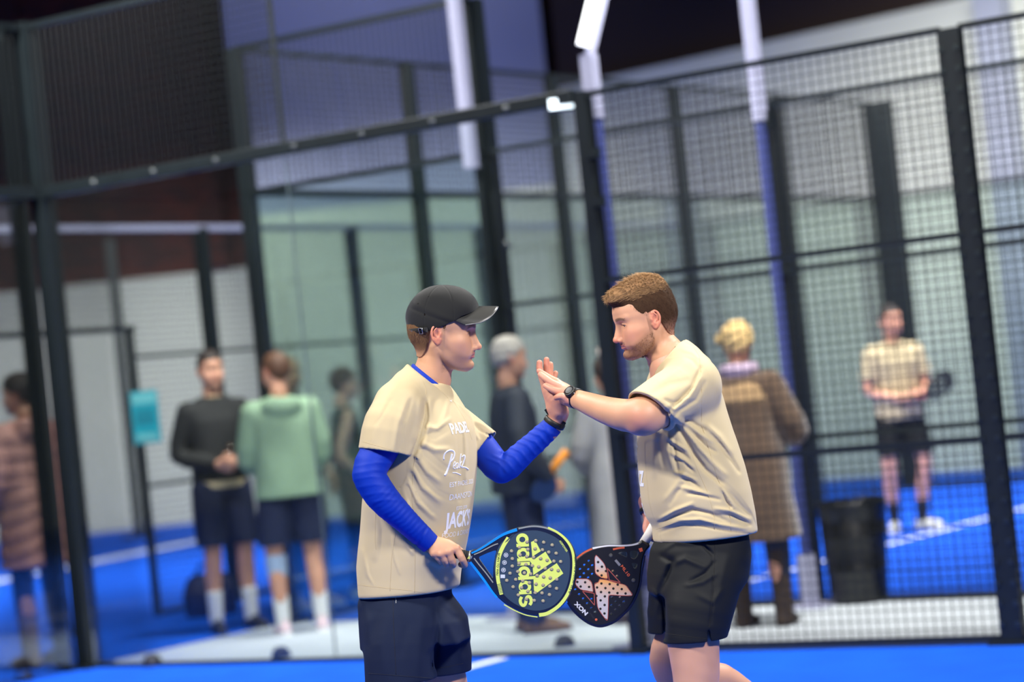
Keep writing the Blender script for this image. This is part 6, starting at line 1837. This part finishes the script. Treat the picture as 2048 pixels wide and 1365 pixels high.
        f.plane_cut((0, 0, z0), (0, 0, -1), .004)
        f.cone((.0, 0, 1.60), (-.01, 0, 1.44), .062, .058, .004, 'sub')
        to = part(t.get('name', 'pullover'), f, t['m'])
        if t.get('under'):
            f = Field((-.3, -.3, t['under'][0]), (.3, .3, z0 + .1), res)
            f.loft([(t['under'][0], 0, 0, .117 * fat + pd * .8, .166 * fat + pd * .8), (z0 + .08, 0, 0, .112 * fat + pd * .6, .16 * fat + pd * .6)], caps=.006); part('shirt_hem', f, t['under'][1])
            mb = MB().lathe([(.060, -.012), (.064, .0), (.060, .012), (.052, .01), (.052, -.01)], (-.008, 0, 1.505), 20); mesh_obj('shirt_collar', place(np.array([tuple(v) for v in mb.V]), M), mb.F, t['under'][1], root)
    # hair
    hs = sp.get('hair')
    if hs:
        f = Field((-.19, -.16, -.34), (.16, .16, .20), .005)
        v = hs.get('vol', .008)
        f.ell((-.012, 0, .036), (.1 + v, .077 + v, .09 + v), 0); f.ell((-.055, 0, 0), (.055 + v * .6, .062 + v * .6, .064), .02)
        if hs.get('long'): f.cone((-.06, 0, 0), (-.07, 0, -hs['long']), .075, .07, .03)
        x, y, z = f.grid((slice(None),) * 3)
        fx = np.interp(z.ravel(), [-.3, -.06, -.03, .0, .03, .05, .07, .2], [-.03, -.04, -.03, .0, .03, .05, .12, .3])[None, None, :] if not hs.get('long') else np.interp(z.ravel(), [-.3, -.1, .0, .05, .07, .2], [-.01, .0, .02, .05, .12, .3])[None, None, :]
        f.D = smax(f.D, (x - fx + 0 * y).astype(np.float32), .006)
        if not hs.get('long'): f.D = smax(f.D, (-.07 - z + 0 * x + 0 * y).astype(np.float32), .006)
        if hs.get('bun'): f.ell(hs['bun'][0], hs['bun'][1], .012)
        if hs.get('curl'): 
            cu = hs['curl']; f.disp(lambda x, y, z: cu * (np.sin(140 * x + 3 * np.sin(60 * z)) * np.sin(130 * y + 1) + np.sin(120 * z + 50 * y)) * .7)
        wrinkle(f, .0015, 120, 120, 60, 4)
        V, F = f.mesh(); mesh_obj('hair', place(place(V, HM), M), F, hs['m'], root)
    for s in (1, -1):
        k, a = Lg[s]
        if sp.get('socks'):
            f = Field((a.x - .08, a.y - .08, .06), (a.x + .08, a.y + .08, sp['socks'][0] + .01), .006)
            f.cone((a.x, a.y, .03), (a.x * .7 + k.x * .3, a.y * .7 + k.y * .3, sp['socks'][0] + .08), .042, .056, 0); f.plane_cut((0, 0, sp['socks'][0]), (0, 0, 1), .004); part('sock', f, sp['socks'][1])
        if sp.get('boots'):
            f = Field((a.x - .14, a.y - .12, -.01), (a.x + .26, a.y + .12, sp['boots'][0] + .02), .007)
            f.cone((a.x, a.y, .06), (a.x * .6 + k.x * .4, a.y * .6 + k.y * .4, sp['boots'][0] + .08), .055, .064, 0)
            f.chain([((a.x - .03, a.y, .04), .045), ((a.x + .07, a.y, .045), .045), ((a.x + .16, a.y, .03), .036)], .02)
            f.plane_cut((0, 0, sp['boots'][0]), (0, 0, 1), .004); f.plane_cut((0, 0, .004), (0, 0, -1), .003)
            part('boot', f, sp['boots'][1])
        elif sp.get('shoes'):
            W = M @ V3((a.x, a.y, .0)); W2 = Vector((W.x, W.y, .10))
            dr = Matrix.Rotation(yaw + toes[s], 3, 'Z') @ V3((1, 0, 0))
            shoe('shoe', root, W2, dr, sp['shoes'][0], sp['shoes'][1])
    root['_m'] = 0; del root['_m']
    return root, M, HM, part

m_hairD = mat('hair_dark', (38, 26, 22), .6, noise=.3, scale=80); m_hairB = mat('hair_brown', (84, 54, 36), .6, noise=.3, scale=80)
m_hairG = mat('hair_grey', (168, 162, 154), .8, noise=.3, scale=60); m_fur = mat('cream_fluff', (222, 190, 128), .9, noise=.2, scale=50)
m_pink = mat('dusty_pink_quilt', (200, 146, 134), .55, noise=.06, scale=8); m_bk = mat('black_knit', (20, 22, 24), .8, bump=.3, bscale=300)
m_grn = mat('sage_hoodie', (132, 160, 132), .85, noise=.06, scale=12, bump=.3, bscale=300); m_nv2 = mat('navy_cloth', (16, 28, 60), .8, noise=.1, scale=10)
m_nvj = mat('navy_jacket', (30, 38, 54), .7, noise=.12, scale=8); m_chr = mat('charcoal_cloth', (34, 36, 42), .8); m_gc = mat('light_grey_wool', (150, 148, 148), .85, noise=.06, scale=12)
m_ted = bpy.data.materials.new('brown_teddy'); m_ted = mat('brown_teddy_fleece', (88, 68, 49), .95, noise=.16, scale=14, bump=.8, bscale=150, sheen=.5)
m_tan = mat('tan_teddy_fleece', (160, 130, 90), .95, noise=.12, scale=14, bump=.8, bscale=150, sheen=.5)
m_lil = mat('lilac_scarf', (188, 168, 186), .9, noise=.1, scale=30); m_dbr = mat('dark_brown_suede', (46, 34, 28), .85); m_lbr = mat('tan_suede', (112, 88, 66), .85)
m_ws = mat('white_sock', (214, 216, 220), .85); m_blk2 = mat('black_shoe', (26, 26, 28), .5); m_wsh = mat('cream_shoe', (214, 214, 200), .5); m_sole = mat('shoe_sole', (235, 235, 235), .6)
m_teal = mat('teal_vest', (30, 70, 70), .8); m_pnk = mat('pink_trainer', (216, 190, 196), .5); m_brace = mat('pale_blue_brace', (150, 170, 200), .8)
m_sand2 = mat('sand_jersey', (206, 190, 152))
def g0(px, py): return atz(px, py)
def view_yaw(p, a): return math.atan2(-p.y, -p.x) + a       # a = 0 faces the camera, positive turns to its own left
# woman in the pink coat
p = g0(96, 1333)
r, M, HM, part = bg_person('woman in a long pink quilted coat, at the far left edge', p, rad(138), 1.88, dict(female=1, arms={1: ((.0, .24, 1.16), (.16, .17, 1.0)), -1: ((.0, -.24, 1.16), (.16, -.17, 1.0))},
    top=dict(z=.62, pad=.036, flare=.03, m=m_pink, quilt=True, hood=True, arm=.070, name='quilted_coat'), bottom=dict(z=.12, m=m_nv2, w=.066), boots=(.34, m_lbr), hair=dict(m=m_hairD, vol=.012, bun=((-.085, 0, .06), (.045, .05, .045)), curl=.003), head=(.5, .1)))
# man in black pullover
p = g0(472, 1262)
r, M, HM, part = bg_person('dark-haired man in a black pullover and navy shorts facing the camera', p, view_yaw(p, .35), 1.93, dict(arms={1: ((-.02, .25, 1.18), (.20, .04, 1.10)), -1: ((-.04, -.25, 1.16), (.19, -.08, 1.08))}, curl=(1.1,) * 4,
    top=dict(z=.97, m=m_bk, pad=.022, arm=.060, under=(.925, m_sand2)), bottom=dict(z=.56, m=m_nv2, w=.095, name='shorts'), socks=(.27, m_ws), shoes=(m_blk2, m_blk2), hair=dict(m=m_hairD), beard=.4, head=(-.1, .0)))
gl = MB().lathe([(.0, 0), (.026, 0), (.030, .09), (.028, .088), (.024, .006), (0, .006)], M @ Vector((.235, 0, 1.12)), 18).build('drinking_glass', glass_mat('clear_plastic', (240, 245, 245)), None, True)
tag(gl, 'small clear glass held by the man in the black pullover', 'glass')
# man in green hoodie
p = g0(606, 1268)
r, M, HM, part = bg_person('man in a sage green hoodie seen from behind, pale brace on one knee', p, view_yaw(p, PI + .12), 1.86, dict(arms={1: ((.04, .235, 1.14), (.24, .08, 1.04)), -1: ((.03, -.235, 1.14), (.23, -.08, 1.0))}, legs={1: ((.0, .13, .5), (-.03, .12, .09)), -1: ((.02, -.12, .5), (-.02, -.13, .09))},
    top=dict(z=.88, m=m_grn, pad=.042, hood=True, arm=.072, name='hoodie', flare=.012), bottom=dict(z=.58, m=m_nv2, w=.10, name='shorts'), socks=(.26, m_ws), shoes=(m_pnk, m_sole), hair=dict(m=m_hairB, vol=.004), head=(.45, .05)))
f = Field((-.12, .02, .34), (.12, .24, .56), .006); f.cone((-.01, .125, .38), (0, .125, .52), .064, .070, 0); f.plane_cut((0, 0, .38), (0, 0, -1), .003); f.plane_cut((0, 0, .52), (0, 0, 1), .003); part('knee_brace', f, m_brace)
# bald man in black behind
p = g0(624, 1218)
r, M, HM, part = bg_person('bald man in a black T-shirt, half hidden behind the green hoodie', p, view_yaw(p, .75), 1.86, dict(arms={-1: ((-.02, -.27, 1.18), (.2, -.12, 1.12))}, top=dict(z=.92, m=m_bk, pad=.022, arm=.066, sleeve='short', name='t_shirt', flare=.01), bottom=dict(z=.14, m=m_chr, w=.085), shoes=(m_pnk, m_sole), head=(-.5, .05), skin=(.80, .46, .34)))
# woman with bare arm
p = g0(728, 1196)
r, M, HM, part = bg_person('person with a bare arm and dark teal vest, left of the black cap', p, view_yaw(p, PI * .55), 1.74, dict(female=1, arms={1: ((-.10, .24, 1.13), (.10, .26, .93)), -1: ((-.10, -.26, 1.12), (.12, -.24, .93))}, top=dict(z=.95, m=m_teal, pad=.010, sleeve='none', name='vest'), bottom=dict(z=.1, m=m_chr, w=.075), shoes=(m_wsh, m_sole), hair=dict(m=m_hairB, vol=.01), skin=(.85, .50, .40)))
# grey-haired man
p = g0(1070, 1266)
r, M, HM, part = bg_person('grey-haired man in a navy jacket, seen between the two players', p, rad(12), 1.77, dict(fat=1.08, arms={-1: ((-.02, -.28, 1.15), (.14, -.24, .93)), 1: ((.0, .27, 1.15), (.16, .22, .95))}, top=dict(z=.86, m=m_nvj, pad=.034, arm=.070, flare=.012, name='jacket'), bottom=dict(z=.07, m=m_nv2, w=.088), shoes=(m_lbr, m_dbr), hair=dict(m=m_hairG, vol=.010, curl=.005), head=(.1, .12), curl=(1.2,) * 4, skin=(.52, .27, .18)))
A3 = Flat(p.y - .25)
R3 = empty('padel_racket', A3.w((1090, 985))); tag(R3, 'dark blue racket with a bright orange grip in the grey-haired man\'s hand', 'racket', 'padel rackets')
slab('frame', A3, smooth_loop([(1094, 945), (1110, 955), (1114, 980), (1100, 1000), (1078, 1006), (1062, 998), (1064, 975), (1078, 955)]), [], .035, R3, mat('racket_dark_blue', (22, 44, 84), .4))
MB().tube([A3.w((1100, 950), .018), A3.w((1112, 930), .018), A3.w((1134, 902), .018)], [.022, .024, .024], 14).build('grip', mat('grip_orange', (232, 140, 30), .6), R3, True)
# woman in long grey coat
p = g0(1268, 1246)
r, M, HM, part = bg_person('woman in a long light grey coat, dark hair tied with a cream scrunchie', p, rad(112), 1.60, dict(female=1, fat=.95, arms={1: ((.05, .25, 1.16), (.2, .14, 1.05)), -1: ((.02, -.26, 1.16), (.16, -.2, 1.0))}, top=dict(z=.50, m=m_gc, pad=.034, flare=.05, arm=.068, name='long_coat'), bottom=dict(z=.08, m=m_nv2, w=.062), shoes=(m_dbr, m_dbr), hair=dict(m=m_hairD, vol=.016, long=.16, bun=((-.02, 0, .13), (.05, .05, .04)))))
f = Field((-.1, -.1, .08), (.1, .1, .24), .005); f.ell((-.02, 0, .155), (.055, .055, .042), 0); wrinkle(f, .003, 90, 90, 90, 4); V, F = f.mesh(); mesh_obj('hair_scrunchie', place(place(V, HM), M), F, mat('cream_scrunchie', (208, 190, 176), .9), r)
# woman in brown teddy coat
p = g0(1532, 1256)
r, M, HM, part = bg_person('woman in a brown fleece coat with lilac scarf and fluffy blond hair', p, view_yaw(p, PI - .35), 1.70, dict(female=1, fat=1.05, arms={1: ((.02, .27, 1.16), (.2, .10, 1.06)), -1: ((.05, -.29, 1.14), (.22, -.17, 1.12))}, legs={1: ((.02, .12, .50), (-.0, .13, .09)), -1: ((.0, -.12, .5), (-.02, -.13, .09))},
    top=dict(z=.52, m=m_ted, pad=.045, flare=.045, arm=.080, name='teddy_coat', wr=.005), bottom=dict(z=.3, m=m_nv2, w=.075), boots=(.46, m_dbr), hair=dict(m=m_fur, vol=.020, curl=.006, bun=((.03, .09, .04), (.045, .04, .035))), head=(.3, .1)))
f = Field((-.16, -.16, 1.44), (.16, .16, 1.62), .006); f.op(lambda x, y, z: np.sqrt((np.sqrt(x * x + y * y) - .085) ** 2 + ((z - 1.53) * .75) ** 2) - .034, (-.13, -.13, 1.46), (.13, .13, 1.60), .01); f.disp(lambda x, y, z: .004 * np.sin(z * 260 + 3 * np.sin(20 * x))); part('scarf', f, m_lil)
f = Field((-.2, -.3, 1.30), (.2, .3, 1.50), .008); f.loft([(1.33, -.01, 0, .158, .212), (1.42, -.01, 0, .135, .19), (1.47, -.01, 0, .11, .14)], caps=.02); f.cone((0, 0, 1.36), (0, 0, 1.55), .07, .075, .01, 'sub'); part('coat_yoke', f, m_tan)
# far player
p = g0(1824, 1062)
r, M, HM, part = bg_person('far player in a sand T-shirt and black shorts holding a racket with both hands', p, view_yaw(p, .35), 1.80, dict(arms={-1: ((.0, -.25, 1.16), (.22, -.06, 1.06)), 1: ((.02, .25, 1.16), (.25, .08, 1.08))}, legs={-1: ((.06, -.15, .50), (-.02, -.13, .09)), 1: ((.10, .13, .50), (.0, .10, .09))}, toes={1: .5, -1: -.4}, curl=(1.2,) * 4,
    top=dict(z=.90, m=m_sand2, pad=.026, sleeve='short', arm=.062, flare=.01, name='t_shirt'), bottom=dict(z=.62, m=M_BLK, w=.096, name='shorts'), socks=(.24, m_blk2), shoes=(m_wsh, m_sole), hair=dict(m=m_hairD, vol=.005), beard=.5, head=(.1, .0), skin=(.72, .36, .24)))
A4 = Flat(p.y - .42)
R4 = empty('padel_racket', A4.w((1885, 775))); tag(R4, 'dark racket with a red throat held by the far player behind the mesh fence', 'racket', 'padel rackets')
slab('frame', A4, smooth_loop([(1848, 790), (1856, 765), (1872, 748), (1892, 740), (1906, 750), (1908, 768), (1896, 788), (1874, 798), (1856, 800)]), [circ((1866 + 11 * (k % 3), 762 + 11 * (k // 3)), 3.4, 8) for k in range(9)], .03, R4, mat('racket_dark', (34, 40, 48), .4))
MB().tube([A4.w((1852, 792), .015), A4.w((1838, 798), .015)], .022, 12).build('throat', mat('racket_red', (150, 40, 60), .4), R4, True)
MB().tube([A4.w((1838, 798), .015), A4.w((1800, 806), .015)], .017, 12).build('grip', mat('grip_black', (24, 24, 24), .7), R4, True)
